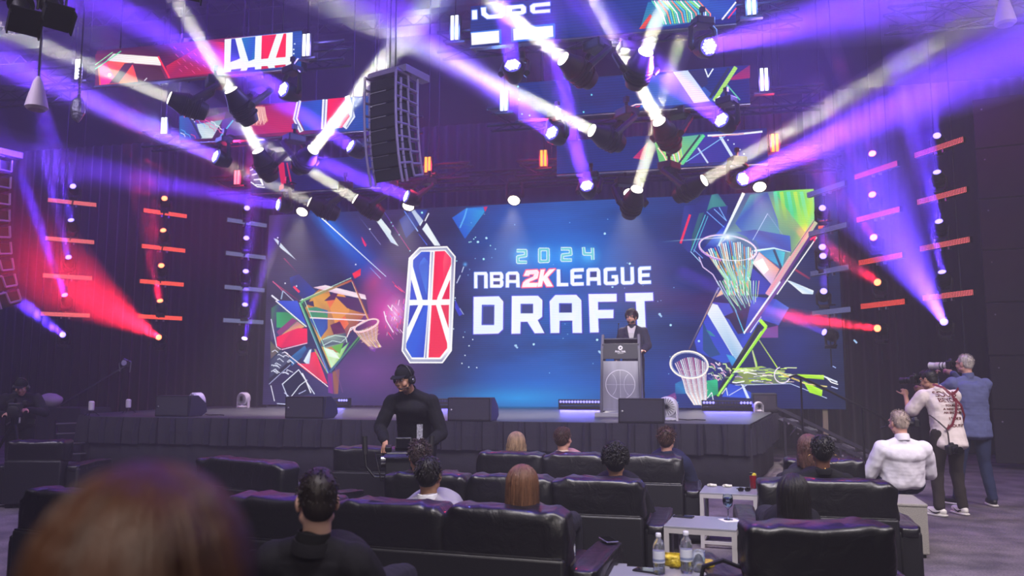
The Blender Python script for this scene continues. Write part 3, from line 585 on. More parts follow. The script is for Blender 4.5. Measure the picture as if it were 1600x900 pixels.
def fD(a):
    a.set(700, 0, 3.2)
    for x, q in ((118, '145,50 120,52 120,98 146,96'), (0, '165,38 190,36 190,62 205,75 250,72 262,60 262,34 285,32 285,70 268,90 195,95 168,75'), (0, '295,30 375,22 390,35 390,62 375,72 295,80'), (0, '410,30 425,18 510,10 510,28 435,35 435,52 510,46 510,62 425,68 412,58')): a.line('3a70e8', 8, [tuple(map(float, p.split(','))) for p in q.split()], True); a.poly('ffffff', q)
    a.poly('1848a0', '318,45 365,42 365,55 318,58'); a.line('2a78e8', 10, '115,165 262,150 262,218'); a.poly('ffffff f8f4f0', '116,165 255,153 256,213 118,226'); a.line('2a78e8', 10, '320,205 320,142 530,122 530,185', True); a.poly('ffffff', '326,145 524,128 526,183 328,202')
    a.poly('1870b0 2088a0 2a5a90', '1000,10 1220,0 1320,100 1100,130 960,145'); a.poly('e85030 c03050', '955,145 1010,70 1020,80 985,143'); a.poly('1850b0 1a40a0', '1220,0 1440,0 1440,70 1330,102')
    for i in range(22): a.line(['58e0b0', 'ffffff', '30b890', 'ff9060', '50c8e8', 'a0e860'][i % 6], 6, [(1020+i*11, 5), (1060+i*12, 60+10*sin(i)), (1080+i*11, 122-i)]); a.layer -= 1
    a.layer += 1; a.line('f0f0ff', 8, '1440,10 1370,98'); a.line('ff3060', 6, '1442,40 1400,92')
def fE(a):
    a.set(700, 0, 3.2); a.poly('2a58b8 3a68c8 2848a8', '1010,380 1200,355 1350,500 1300,512 960,540'); a.poly('e0e8f8 c8d8f4', '1125,360 1200,352 1310,505 1230,515'); a.poly('282860', '1200,355 1285,345 1300,420 1270,440'); a.poly('a01850 802058', '1400,400 1510,325 1510,390 1430,400'); a.line('a8e058', 20, '1440,335 1330,505'); a.line('202848', 14, '1405,340 1310,490'); a.line('60c8a0', 6, '1395,425 1460,500'); a.line('f0f8ff', 6, '1285,345 1300,385 1325,345'); a.line('ffe0e8', 6, '885,545 940,522 985,520'); a.line('e03050', 4, '890,547 960,530'); a.line('ffffff', 5, '1330,505 1360,480'); a.dots('70d8e8', [(718, 474), (678, 560), (355, 497), (370, 570), (408, 577), (350, 433)], 5)
def fF(a):
    a.set(700, 0, 3.2); a.poly('c02868 a02870', '925,790 1000,710 980,800'); a.poly('68c070 50b0a0 80d060', '1030,700 1270,672 1180,820 1060,825'); a.poly('3030a0 5028a0 202c90', '1270,672 1570,655 1540,800 1200,818')
    for i in range(20): a.line(['fff0e0', 'f0b070', '60e090', 'c8f060', '58c0c0'][i % 5], 5, [(1050+i*6, 740-i), (1080+i*5, 780), (1100+i*4, 822)]); a.layer -= 1
    a.layer += 1; a.line('58d890', 16, '1280,675 1170,820'); a.line('183048', 10, '1260,675 1150,822'); a.line('d8e8ff', 14, '1360,680 1435,805'); a.line('c8d8f8', 8, '1250,740 1300,815'); a.line('88c8f8', 4, '1190,810 1400,670'); a.line('f0f4ff', 9, '1300,678 1440,672 1570,658'); a.line('e07090', 4, '1320,684 1480,668'); a.dots('e8f4ff', [(1460, 748), (1400, 700), (1430, 720), (1480, 770)], 4)
bl = [(0, '6a1a60'), (.3, '4a1a58'), (.6, 'a01858'), (.8, '1838a0'), (1, '1050b0')]
bb = [(0, '0e2f88'), (.4, '0f3088'), (.7, '10358c'), (1, '14207a')]
ban = []
ban.append(strip(((148, 133), (469, 105), .60), 11.2, 'long LED banner at upper left with red shard and crest picture', bl, fA))
ban.append(strip(((282, 219), (578, 206), .62), 13.0, 'middle LED banner of the left three with blue and red crest top', bl, fB))
ban.append(strip(((392, 300), (606, 292), .62), 14.3, 'lowest LED banner at left, dark violet, partly behind the speaker array', [(0, '201858'), (.5, '1c1c70'), (1, '202a88')], fC))
ban.append(strip(((735, 73), (1150, 34), .62), 11.0, 'highest LED banner at right showing cropped white lettering', bb, fD))
ban.append(strip(((810, 185), (1172, 160), .60), 12.5, 'middle LED banner of the right three with dark blue dotted picture', bb, fE))
ban.append(strip(((870, 270), (1200, 255), .60), 14.0, 'lowest LED banner at right just above the video wall', bb, fF))
# ================================================================ STAGE
st = empty('stage', 'long low black stage with glossy deck and pleated black skirt', 'stage', (-4, FRONT_Y, 0))
def SL(x, y, z): return V((x+4, y-FRONT_Y, z))
DECK = [(-10.35, 12.3), (-9.5, FRONT_Y), (.83, FRONT_Y), (1.50, 15.3), (1.50, 16.4), (-10.35, 16.4)]
M = mat('stage_deck', '3c3c44', .38, noise_s=2.2, amt=.12, bump=.08, bs=40, spec=.6)
xs = [-10.35, -9.5]+[-9.5+1.22*i for i in range(1, 9)]+[.83, 1.4]
# deck boards: separate sheets with thin joints
def clipx(poly, x0, x1):
    def cl(P, f):
        out = []
        for i in range(len(P)):
            a, b = P[i], P[(i+1) % len(P)]; fa, fb = f(a), f(b)
            if fa >= 0: out.append(a)
            if fa*fb < 0: t = fa/(fa-fb); out.append((a[0]+(b[0]-a[0])*t, a[1]+(b[1]-a[1])*t))
        return out
    return cl(cl(poly, lambda p: p[0]-x0), lambda p: x1-p[0])
def clipy(poly, y0, y1):
    sw = [(b, a) for a, b in poly]; r = clipx(sw, y0, y1); return [(b, a) for a, b in r]
xx = [-10.35, -8.6, -6.16, -3.72, -1.28, 1.52]; yy = [FRONT_Y, 12.68, 13.9, 15.12, 16.41]
for i in range(5):
    for j in range(4):
        q = clipy(clipx(DECK, xx[i]+.002, xx[i+1]-.002), yy[j]+.002, yy[j+1]-.002)
        if len(q) > 2:
            G().prism(q, lambda x, y, d: SL(x, y, d), .88, STAGE_Z).obj('deck_board', M, st)
G().prism([(x*.985-.05, y+.05 if y < 16 else y-.05) for x, y in DECK], lambda x, y, d: SL(x, y, d), .80, .879).obj('deck_frame', BLKM, st)
# skirt and pleated valance along the front and the two sides
SK = mat('skirt_cloth', '26242d', .92, noise_s=5, amt=.15, bump=.25, bs=14)
def skirt(path, z0, z1, off, fold, name, mt, thick=.004):
    g = G(); pts = []; L = 0
    for (xa, ya), (xb, yb) in zip(path, path[1:]):
        D = math.hypot(xb-xa, yb-ya); n = max(2, int(D/.05)); nx, ny = (yb-ya)/D, -(xb-xa)/D
        for i in range(n+1):
            t = i/n; w = fold(L+D*t); pts.append((xa+(xb-xa)*t+nx*(off+w), ya+(yb-ya)*t+ny*(off+w), L+D*t))
        L += D
    zs = (z0, (z0+z1)/2, z1)
    for x, y, l in pts:
        for k, z in enumerate(zs):
            f = 1-.5*k; g.v.append(tuple(SL(x, y, z)))
    g.f = [(i*3+j, (i+1)*3+j, (i+1)*3+j+1, i*3+j+1) for i in range(len(pts)-1) for j in range(2)]
    o = g.obj(name, mt, st, smooth='auto'); md = o.modifiers.new('t', 'SOLIDIFY'); md.thickness = thick; return o
PATH = [(-10.35, 16.4), (-10.35, 12.3), (-9.5, FRONT_Y), (.83, FRONT_Y), (1.50, 15.3), (1.50, 16.4)]
skirt(PATH, .03, .86, .01, lambda s: .012*sin(s*2.1)+.008*sin(s*5.3+1), 'skirt', SK)
# valance: each box pleat is a piece of its own
def pleats(xa, ya, xb, yb, w=.44):
    D = math.hypot(xb-xa, yb-ya); n = int(D/w); ux, uy = (xb-xa)/D, (yb-ya)/D; nx, ny = uy, -ux; w = D/n
    for i in range(n):
        l = .9+.2*random.random(); drop = .50+.02*random.random(); sw = random.uniform(-.02, .02)
        prof = [(0, .022), (.03, .05), (w*.5, .055), (w-.075, .052), (w-.055, .10), (w-.03, .11), (w+.004, .055), (w+.004, .03)]
        g = G(); P = [prof, [(a+sw, b*1.35) for a, b in prof]]
        for k, (z, pr_) in enumerate(((.915, P[0]), (drop+.2, P[1]), (drop, P[1]))):
            for a, b in pr_: g.v.append(tuple(SL(xa+ux*(a+i*w)+nx*b, ya+uy*(a+i*w)+ny*b, z)))
        m_ = len(prof); g.f = [(k*m_+j, k*m_+j+1, (k+1)*m_+j+1, (k+1)*m_+j) for k in range(2) for j in range(m_-1)]
        o = g.obj('valance_pleat', SK, st); md = o.modifiers.new('t', 'SOLIDIFY'); md.thickness = .004
pleats(-9.5, FRONT_Y, .83, FRONT_Y, .31); pleats(.83, FRONT_Y, 1.50, 15.3, .31); pleats(-10.35, 12.3, -9.5, FRONT_Y, .31)
# pale cable covers / carpet patch at the left of the deck
# ---------------------------------------------------------------- wedges (floor monitors)
def wedge(px, py, label, w=.66, rz=0, h=.34):
    p = atZ(px, py, STAGE_Z)
    e = empty('floor_monitor', label, 'speaker', p, rz, 'floor monitors along the stage front')
    prof = [(0, 0), (.36, 0), (.5, .06), (.46, h*.62), (.24, h), (.04, h)]           # (y, z)
    G().prism([(a, b) for a, b in prof], lambda a, b, d: V((d, a, b)), -w/2, w/2).obj('cabinet', mat('monitor_cabinet', '26252c', .6, noise_s=30, amt=.15), e, bevel=.008)
    g = G().box((0, -.012, h/2), (w*.93, .012, h*.86)); g.obj('grille', mat('grille_mesh', '3a3942', .55, .3, bump=.6, bs=260), e, bevel=.003)
    g = G()
    for s in (-1, 1): g.box((s*w*.475, -.01, h/2), (.018, .02, h*.97))
    for z in (0.012, h-.012): g.box((0, -.01, z), (w*.97, .02, .016))
    g.obj('grille_frame', DKP, e)
    G().ell((-w*.41, -.022, h*.47), (.018, .006, .018)).obj('badge', ALU, e, smooth=True)
    for s in (-1, 1): G().box((s*w*.36, .2, h*.98), (.06, .1, .012)).obj('foot', DKP, e) if 0 else None
    return e
wedge(269, 651, 'dark floor monitor at the left end of the stage front', .62)
wedge(476, 654, 'dark floor monitor second from the left on the stage front')
wedge(733, 658, 'dark floor monitor in the middle of the stage front')
wedge(1002, 661, 'dark floor monitor standing in front of the lectern', .64)
# ---------------------------------------------------------------- little white stage objects
WH = mat('white_plastic', 'd8d8dc', .45)
def fan(px, py, label, s=.2):
    p = atZ(px, py, STAGE_Z); p.x = min(p.x, 1.30); p.y = min(p.y, 15.6); e = empty('stage_fan', label, 'fan', p, random.uniform(-.5, .5), 'small white stage fans')
    G().lathe([(s*.3, 0), (s*.55, .01), (s*.55, .03), (s*.2, .05)], n=16).obj('foot', WH, e)
    g = G(); g.lathe([(s*.5, 0), (s*.62, s*.1), (s*.62, s*.6), (s*.5, s*.7)], (0, -s*.3, s*.85), (0, 1, 0), 20); g.obj('housing', WH, e, smooth='auto')
    g = G()
    for i in range(10): g.box((0, -s*.32, s*.85), (.006, .01, s*1.1), Matrix.Rotation(i*pi/10, 3, 'Y'))
    g.obj('guard', DKP, e)
    for q in (-1, 1): G().box((q*s*.62, 0, s*.5), (.02, s*.3, s)).obj('side_arm', WH, e)
    G().tube([(s*.5, .1, .02), (s*1.2, .05, .012), (s*1.6, .2, .012), (s*2.2, .15, .012)], .008).obj('cord', BLKM, e)
fan(305, 649, 'white stage fan behind the leftmost floor monitor', .26); fan(421, 634, 'white stage fan at the foot of the video wall, left end', .22); fan(1043, 657, 'white stage fan tucked behind the floor monitor by the lectern', .24); fan(1214, 638, 'white stage fan on the right rear corner of the stage', .13)
def tealight(px, py, label):
    p = atZ(px, py, STAGE_Z); p.x = min(p.x, 1.38); e = empty('cue_light', label, 'lamp', p, 0, 'small white cue lamps on stands')
    for a in range(3): G().cyl((0, 0, .1), (.13*cos(a*2.1+.4), .13*sin(a*2.1+.4), .006), .006, n=6).obj('leg', BLKM, e)
    G().lathe([(.035, .09), (.045, .1), (.045, .23), (.03, .245)], n=16).obj('housing', mat('cue_white', 'd0ccd0', .5), e, smooth='auto')
tealight(142, 650, 'small white cue lamp on tripod at the far left stage corner'); tealight(200, 645, 'small white cue lamp on tripod, just left of the first floor monitor')
tealight(1208, 640, 'small white cue lamp at the top of the right stage steps')
# ---------------------------------------------------------------- LED battens on the deck
def batten(px0, px1, py, label, lit):
    a, b = atZ(px0, py, STAGE_Z), atZ(px1, py, STAGE_Z); y = min(a.y, SCR_Y-.45); a = atY(px0, py, y); b = atY(px1, py, y)
    w = (b-a).length; e = empty('led_batten', label, 'light', ((a.x+b.x)/2, y, STAGE_Z), 0, 'LED battens at the foot of the video wall')
    G().box((0, 0, .14), (w, .12, .12)).obj('housing', DKP, e, bevel=.01); G().box((0, .02, .035), (w*.96, .16, .07)).obj('base', BLKM, e)
    for s in (-1, 1): G().box((s*w*.497, 0, .1), (.02, .16, .2)).obj('end_bracket', BLKM, e)
    n = 16
    for i in range(n):
        on = lit == 'all' or i < 4 or i > 11
        G().lathe([(.022, 0), (.024, .012), (.012, .02)], (-w*.46+w*.92*i/(n-1), -.058, .155), (0, -1, 0), 10).obj('led_lens', glow('lens_blue', '8c86ff', 2.6) if on else glow('lens_dim', '3a3878', .6), e)
    l = area((((a.x+b.x)/2), y-.2, STAGE_Z+.12), ((a.x+b.x)/2, y-1.2, STAGE_Z-.2), w*.9, .06, (.12, .1, 1), 14 if lit == 'all' else 8, 'batten_light')
batten(484, 546, 630, 'dark LED batten at the left with its outer blue lamps lit', 'ends'); batten(670, 737, 632, 'LED batten left of centre, blue lamps lit at both ends', 'ends')
batten(874, 948, 635, 'LED batten left of the lectern with all blue lamps lit', 'all'); batten(1097, 1176, 634, 'LED batten right of the lectern, blue lamps lit at both ends', 'ends')
p = atZ(1200, 641, STAGE_Z); e = empty('amplifier_rack', 'small black amplifier box at the right rear corner of the stage', 'box', (p.x-.12, p.y-.75, STAGE_Z), 0)
G().box((0, .2, .17), (.44, .4, .34)).obj('case', DKP, e, bevel=.015); G().box((0, -.008, .17), (.38, .014, .26)).obj('front_grille', mat('grille_mesh', '3a3942', .55), e); G().box((-.12, -.018, .16), (.06, .006, .03)).obj('badge', ALU, e)
# ---------------------------------------------------------------- lectern
p = atZ(972, 650, STAGE_Z); p.y = 13.3; p = atY(972, 650, 13.3); LX, LY = p.x, 13.3
le = empty('lectern', 'tall grey lectern with pale brushed front panel and round ball emblem', 'lectern', (LX, LY, STAGE_Z), 0)
LG = mat('lectern_grey', '5a5a62', .5); LD = mat('lectern_dark', '33333a', .5)
G().box((0, .1, .035), (.86, .62, .07)).obj('plinth', mat('plinth_grey', 'a8a8a8', .5), le, bevel=.006)
for s in (-1, 1): G().prism([(-.22, .07), (.34, .07), (.26, 1.16), (.02, 1.34), (-.04, 1.34), (-.16, 1.1)], lambda a, b, d: V((d+s*(.32-.02*b), a, b)), -.02, .02).obj('side_panel', LG, le, bevel=.004)
G().box((0, -.12, .93+.13), (.60, .03, .25)).obj('header_panel', LD, le, bevel=.004)
lm = mat('brushed_panel', 'b0b0bc', .33, .45, noise_s=3, amt=.12, stretch=(4, 4, .3))
G().box((0, -.13, .50), (.585, .02, .80)).obj('front_panel', lm, le)
g = G(); R_ = .235; c0 = V((-.01, -.146, .52))
def circ(r, n=36, a0=0, a1=2*pi, cx=0, cz=0): return [c0+V((cx+r*cos(a0+(a1-a0)*i/n), 0, cz+r*sin(a0+(a1-a0)*i/n))) for i in range(n+1)]
g.tube(circ(R_), .006, 4); g.tube([c0+V((0, 0, -R_)), c0+V((0, 0, R_))], .003, 4); g.tube([c0+V((-R_, 0, 0)), c0+V((R_, 0, 0))], .003, 4)
for s in (-1, 1): g.tube([c0+V((s*(.23-.17*cos(t)), 0, .21*sin(t))) for t in [(-1+2*i/12)*.95 for i in range(13)]], .003, 4)
g.obj('ball_emblem', mat('etched_silver', 'f8f8fc', .4, 0), le)
G().box((0, .12, 1.2), (.60, .36, .02), Matrix.Rotation(radians(-22), 3, 'X')).obj('reading_desk', LD, le)
g = G(); g.lathe([(.036, 0), (.036, .004)], (0, -.137, 1.115), (0, -1, 0), 24); g.obj('round_logo', mat('logo_white', 'f0f0f4', .5), le)
G().prism([(-.017, -.012), (.006, -.016), (.02, .008), (0, .016)], lambda a, b, d: V((a, -.142-d, 1.115+b)), 0, .002).obj('logo_sail', LD, le)
text_obj('lettering', 'FULL SAIL', .040, mat('logo_white', 'f0f0f4'), le, (0, -.137, 1.055), FACE_S, bold=.0012)
text_obj('lettering', 'UNIVERSITY', .018, mat('logo_white', 'f0f0f4'), le, (0, -.137, 1.025), FACE_S)
g = G(); g.tube([(-.05, .1, 1.22), (-.06, .12, 1.4), (-.05, .2, 1.52)], .006, 6); g.obj('gooseneck_microphone', BLKM, le); G().ell((-.05, .21, 1.53), (.014, .022, .014)).obj('microphone_head', BLK, le, smooth=True)
spot(V((1.0, 3.0, 7.2)), V((LX+.05, LY+.4, 2.0)), (1, .93, .86), 5200, 7.5, .1, .7, 'key_light')  # unseen lamp added to light the speaker and lectern

# ================================================================ LIGHT FIXTURES
WHITE = (1, .93, .74); PUR = (.14, .035, 1); RED = (1, .015, .05); BLUE = (.12, .045, 1)
BODY = mat('fixture_black', '0b0a0e', .5, noise_s=5, amt=.2, spec=.35)
ZONE = {}
def moving_head(kind, src, d, lens_col, scale=1.0, label='', group='', lens_r=.1, hang=True, lensE=6, cells=False, floor_mount=False):
    """moving-head lamp: base, yoke, head, lens. src is the lens centre, d the unit beam direction"""
    s = scale; body_l = (.42 if kind == 'beam' else .26)*s; hd = src-d*body_l*.85          # pivot of the head
    pivot = src-d*body_l*.6
    up = 1 if hang else -1
    back = V((d.x, d.y, 0)); back = back.normalized() if back.length > .01 else V((0, -1, 0))
    base = pivot+V((0, 0, up*.36*s))-(back*.34*s if up*d.z > .25 else V((0, 0, 0))); rz = atan2(d.y, d.x)-pi/2
    e = empty('moving_head_lamp', label, 'light', base, rz, group); Ri = Matrix.Rotation(-rz, 3, 'Z')
    def T(v): return Ri @ (v-base)
    G().box((0, 0, up*.04*s), (.30*s, .24*s, .12*s)).obj('base', BODY, e, bevel=.02*s)
    pv = T(pivot); dl = (Ri @ d).normalized()
    for q in (-1, 1):
        g = G(); g.tube([(q*.13*s, 0, 0), (q*.20*s, 0, -up*.06*s), (q*.21*s, pv.y, pv.z), (q*.17*s, pv.y, pv.z-up*.05*s)], [.035*s, .04*s, .045*s, .035*s], 8); g.obj('yoke_arm', BODY, e, smooth='auto')
    if hang: g = G(); g.cyl((0, 0, .1*s), (0, 0, .22*s), .025*s, n=8); g.box((0, 0, .24*s), (.07*s, .06*s, .08*s)); g.obj('clamp', BLKM, e)
    L = T(src)
    R0 = lens_r
    if kind == 'beam': prof = [(R0*.3, -body_l*1.25), (R0*1.25, -body_l*1.2), (R0*1.65, -body_l*.9), (R0*1.75, -body_l*.45), (R0*1.3, -body_l*.2), (R0*1.12, -.02), (R0*1.12, 0), (R0*.98, .002)]
    else: prof = [(R0*.3, -body_l*1.2), (R0*.8, -body_l*1.1), (R0*1.1, -body_l*.7), (R0*1.2, -body_l*.25), (R0*1.2, 0), (R0*1.02, .004)]
    G().lathe(prof, L, dl, 22).obj('head', BODY, e, smooth='auto')
    if kind == 'beam':
        for k in range(4): G().lathe([(R0*1.70, -.012), (R0*1.84, -.01), (R0*1.84, .01), (R0*1.70, .012)], L-dl*body_l*(.5+.14*k), dl, 22).obj('cooling_fin', BLKM, e)
    lens = G().lathe([(R0*.96, -.004), (R0*.96, .004), (R0*.8, .012), (R0*.3, .02)], L, dl, 24).obj('lens', lens_col if not cells else glow('wash_lens_field', '7a70ff', .9), e, smooth='auto')
    if cells:
        g = G(); a = dl.orthogonal().normalized(); b = dl.cross(a); pitch = R0*.36
        for i in range(-3, 4):
            for j in range(-3, 4):
                u = (i+.5*j)*pitch; v = j*pitch*.866
                if u*u+v*v < (R0*.86)**2: g.lathe([(pitch*.42, 0), (pitch*.36, .006)], L+a*u+b*v+dl*.022, dl, 6)
        o = g.obj('led_cells', lens_col, lens if False else e); o['kind'] = 'stuff'
    return e
# trusses of the overhead rig
TR = mat('truss_black', '1d1b24', .45, .5)
TRS = []
def truss(x0, x1, y, z, label, s=.3, name='lighting_truss', vertical=False, cut=None):
    TRS.append((x0, x1, y, z)); e = empty(name, label, 'truss', (x0, y, z), 0, 'black lighting trusses'); L = x1-x0
    for a, b in ((-1, -1), (-1, 1), (1, -1), (1, 1)): G().cyl((0, a*s/2, b*s/2), (L, a*s/2, b*s/2), .025, n=8).obj('chord', TR, e)
    g = G(); n = int(L/.45)
    for i in range(n):
        u, v = L*i/n, L*(i+1)/n; k = 1 if i % 2 else -1
        for a in (-1, 1): g.cyl((u, a*s/2, -k*s/2), (v, a*s/2, k*s/2), .012, n=5, cap=False); g.cyl((u, -k*s/2, a*s/2), (v, k*s/2, a*s/2), .012, n=5, cap=False)
    o = g.obj('lacing', TR, e); o['kind'] = 'stuff'
    for u in (.12*L, .88*L): G().cyl((u, 0, s/2), (u, 0, 10.5-z), .012, n=6).obj('hoist_chain', TR, e)
truss(-11.0, -5.2, 11.55, 6.75, 'black truss behind the upper left banner'); truss(-10.2, -4.6, 13.4, 6.15, 'black truss behind the middle left banner'); truss(-9.6, -4.0, 14.75, 5.55, 'black truss behind the lowest left banner')
truss(-3.6, 1.7, 11.4, 6.65, 'black truss behind the highest right banner'); truss(-3.2, 2.2, 12.95, 5.95, 'black truss behind the middle right banner'); truss(-3.0, 2.4, 14.4, 5.42, 'black truss behind the lowest right banner')
truss(-9.3, 3.0, 15.75, 5.62, 'long black truss carrying the warm down lamps above the video wall')
truss(3.1, 9.6, 12.6, 6.95, 'black truss reaching toward the right edge of the hall')
truss(-16.5, -11.2, 12.4, 6.9, 'black truss at the far left above the light columns')

LW = glow('beam_lens_white', 'fff6dc', 7); LWW = glow('wash_lens_warm', 'fff0dc', 9); LWC = glow('wash_cells_white', 'eef2ff', 3.5)
LB = glow('beam_lens_blue', '8070ff', 5); LR = glow('beam_lens_red', 'ff7a50', 5); LV = glow('beam_lens_violet', 'b8a0ff', 5)
def haze_cone(p0, d, L, r0, ang, dens, label, grp):
    """the thicker haze drifting through a lamp's beam; it is lit only by the real lamps"""
    key = 'beam_haze_%g' % dens
    if key not in MATS:
        M = bpy.data.materials.new(key); M.use_nodes = True; nt = M.node_tree; nt.nodes.clear(); o = nt.nodes.new('ShaderNodeOutputMaterial'); v = nt.nodes.new('ShaderNodeVolumeScatter')
        v.inputs['Density'].default_value = dens; v.inputs['Anisotropy'].default_value = .2; nt.links.new(v.outputs[0], o.inputs['Volume']); MATS[key] = M
    o = G().cyl(p0+d*.03, p0+d*L, r0, r0+L*math.tan(radians(ang/2)), n=28).obj('light_beam', MATS[key], smooth='auto')
    o['kind'] = 'stuff'; tag(o, label, 'light beam', grp); return o
def lamp(kind, s, t, col, e, ang, label, group, lens, scale=1.0, r=.1, blend=.3, cells=False, hang=True):
    p0 = atY(*s); p1 = atY(*t); d = (p1-p0).normalized()
    mh = moving_head(kind, p0, d, lens, scale, label, group, r, cells=cells, hang=hang); bp = mh.location
    t_ = min((t for t in TRS if t[2] > bp.y-.2), key=lambda t: abs(t[2]-bp.y)+abs(t[3]-bp.z)+5*max(0, t[0]-bp.x, bp.x-t[1]))
    Rm = Matrix.Rotation(-mh.rotation_euler.z, 3, 'Z'); q = Rm @ (V((min(max(bp.x, t_[0]), t_[1]), t_[2]-.15, t_[3]-.15))-bp)
    G().tube([(0, 0, .1), (q.x*.3, q.y*.3, q.z*.5+.08), q], .02, 6).obj('mounting_arm', TR, mh)
    if e:
        beam(p0+d*.04, d, col, e*(11/ang)**2, ang, r*.9)
        L = 9.0; L = min(L, (10.4-p0.z)/d.z) if d.z > .01 else L
        haze_cone(p0, d, L, r*.95, ang*1.03, .2 if kind == 'beam' else .07, 'added haze cone of the '+label, 'haze cones added along the beams')
GW = 'white beam lamps under the LED banners'; GP = 'violet wash lamps under the LED banners'
E0 = 4200
beams = [
 ((265, 153, 10.75), (0, 45, 9.2), .8, 5, 'white beam lamp under the upper left banner, left end'),
 ((361, 141, 10.75), (262, -20, 9.6), 1.0, 3.2, 'white beam lamp under the upper left banner, below the crest'),
 ((403, 236, 12.55), (300, 30, 10.9), 1.5, 3.0, 'white beam lamp under the middle left banner, aimed left'),
 ((489, 234, 12.55), (700, -30, 10.6), 2.0, 4.6, 'white beam lamp with the widest white beam, aimed up right'),
 ((555, 311, 13.85), (240, 110, 11.9), 1.2, 3.2, 'white beam lamp beside the lowest left banner, long beam'),
 ((484, 316, 13.85), (330, 245, 13), .5, 3.2, 'white beam lamp with faint beam above the left screen corner'),
 ((880, 92, 10.55), (770, 3, 9.6), 1.2, 3.4, 'white beam lamp under the highest right banner, tilted up left'),
 ((1009, 81, 10.55), (1052, -40, 9.6), .95, 3.4, 'white beam lamp under the highest right banner, pointing up'),
 ((925, 204, 12.05), (600, 45, 9.8), 1.2, 4.0, 'white beam lamp under the middle right banner, left one'),
 ((1030, 190, 12.05), (925, 0, 10.3), 1.9, 3.2, 'white beam lamp under the middle right banner, right one'),
 ((995, 296, 13.5), (1075, 40, 11.3), .9, 3.2, 'white beam lamp under the lowest right banner, bright beam'),
 ((1100, 282, 13.5), (1300, 165, 12.4), .9, 4.5, 'white beam lamp under the lowest right banner, faint beam')]
for s, t, e, a, l in beams: lamp('beam', s, t, WHITE, e*E0, a, l, GW, LW, 1.15, .105)
lamp('beam', (68, 10, 8.0), (40, 60, 7.5), WHITE, 0, 3, 'unlit profile lamp hanging in the top left corner, nearer the edge', 'unlit lamps at the top left', BLK, 1.2, .1) if 0 else None
W0 = 20000
washes = [
 ((338, 245, 12.55), (-20, 85, 9.5), 1.5, 8, 'violet wash lamp below the middle left banner, left end'),
 ((444, 140, 10.75), (120, -10, 8), 1.2, 9, 'violet wash lamp below the upper left banner'),
 ((549, 229, 12.55), (100, -60, 9), 1.3, 8, 'violet wash lamp below the middle left banner, right end'),
 ((636, 307, 13.85), (180, 130, 10.6), 1.4, 8, 'violet wash lamp beside the bottom of the speaker array'),
 ((436, 320, 13.85), (0, 240, 10.5), .8, 8, 'violet wash lamp left of the video wall top corner'),
 ((801, 103, 10.55), (775, -60, 9), .8, 8, 'violet wash lamp below the highest banner, left half'),
 ((1107, 73, 10.55), (1400, 0, 7.6), 1.1, 9, 'violet wash lamp below the highest banner, right end'),
 ((863, 208, 12.05), (590, 0, 8.8), 1.4, 9, 'violet wash lamp below the middle right banner, left end'),
 ((1128, 188, 12.05), (840, -40, 8.9), 1.4, 8, 'violet wash lamp below the middle right banner, right end'),
 ((917, 291, 13.5), (860, 90, 10.8), 1.1, 7, 'violet wash lamp below the lowest right banner, aimed upward'),
 ((1160, 280, 13.5), (1650, 50, 8.6), 2.6, 8.5, 'violet wash lamp with the broad beam toward the right edge')]
for s, t, e, a, l in washes: lamp('wash', s, t, PUR, e*W0, a, l, GP, LWC, .9, .125, .6, True)
for (x, y), l in zip([(472, 331), (638, 322), (803, 313), (984, 302), (1187, 292)], ['at the left end', 'second from the left', 'at the centre', 'second from the right', 'at the right end']):
    p0 = atY(x, y, 15.4); p0.y = 15.4; d = V((0, -.25, -1)).normalized()
    mh = moving_head('wash', p0, V((0, -.62, -.78)).normalized(), LWW, .8, 'warm white down lamp in front of the video wall top, '+l, 'warm down lamps above the stage', .12); Rm = Matrix.Rotation(-mh.rotation_euler.z, 3, 'Z'); G().cyl((0, 0, .1), Rm @ (V((mh.location.x, 15.6, 5.47))-mh.location), .02, n=6).obj('mounting_arm', TR, mh)
    spot(p0+d*.06, p0+d*4, (1, .90, .82), 1500, 62, .1, .9, 'down_light')
# strobes
SW = glow('strobe_white', 'e4e8ff', 2.6); SR = glow('strobe_amber', 'ffa03c', 2.2); SP = glow('strobe_pink', 'ff7088', 2.4)
strs = [((122, 108, 11.2), SW, (.3, .25, 1), 'white double strobe left of the upper left banner', 1.1), ((256, 196, 13), SW, (.25, .25, 1), 'white double strobe left of the middle left banner', 1), ((478, 70, 11.2), SW, (.25, .2, 1), 'white double strobe right of the upper left banner', 1.15), ((582, 171, 13), SW, (.2, .3, 1), 'white double strobe half hidden by the hanging speaker array', 1),
 ((370, 277, 14.3), SP, (1, .02, .15), 'pink red double strobe left of the lowest left banner', .9), ((668, 257, 14.3), SR, (1, .03, .1), 'amber double strobe right of the hanging speaker array', .95),
 ((710, 43, 11), SW, (.15, .25, 1), 'white double strobe left of the highest right banner', 1.2), ((1174, 2, 11), SW, (.15, .3, 1), 'white double strobe at the top frame edge right of the highest banner', 1.2), ((787, 157, 12.5), SW, (.15, .3, 1), 'white double strobe left of the middle right banner', 1.1), ((1194, 124, 12.5), SW, (.3, .2, 1), 'white double strobe right of the middle right banner', 1.15),
 ((849, 247, 14), SR, (1, .03, .1), 'amber double strobe left of the lowest right banner', .95), ((1211, 223, 14), SR, (1, .03, .1), 'amber double strobe right of the lowest right banner', 1.0)]
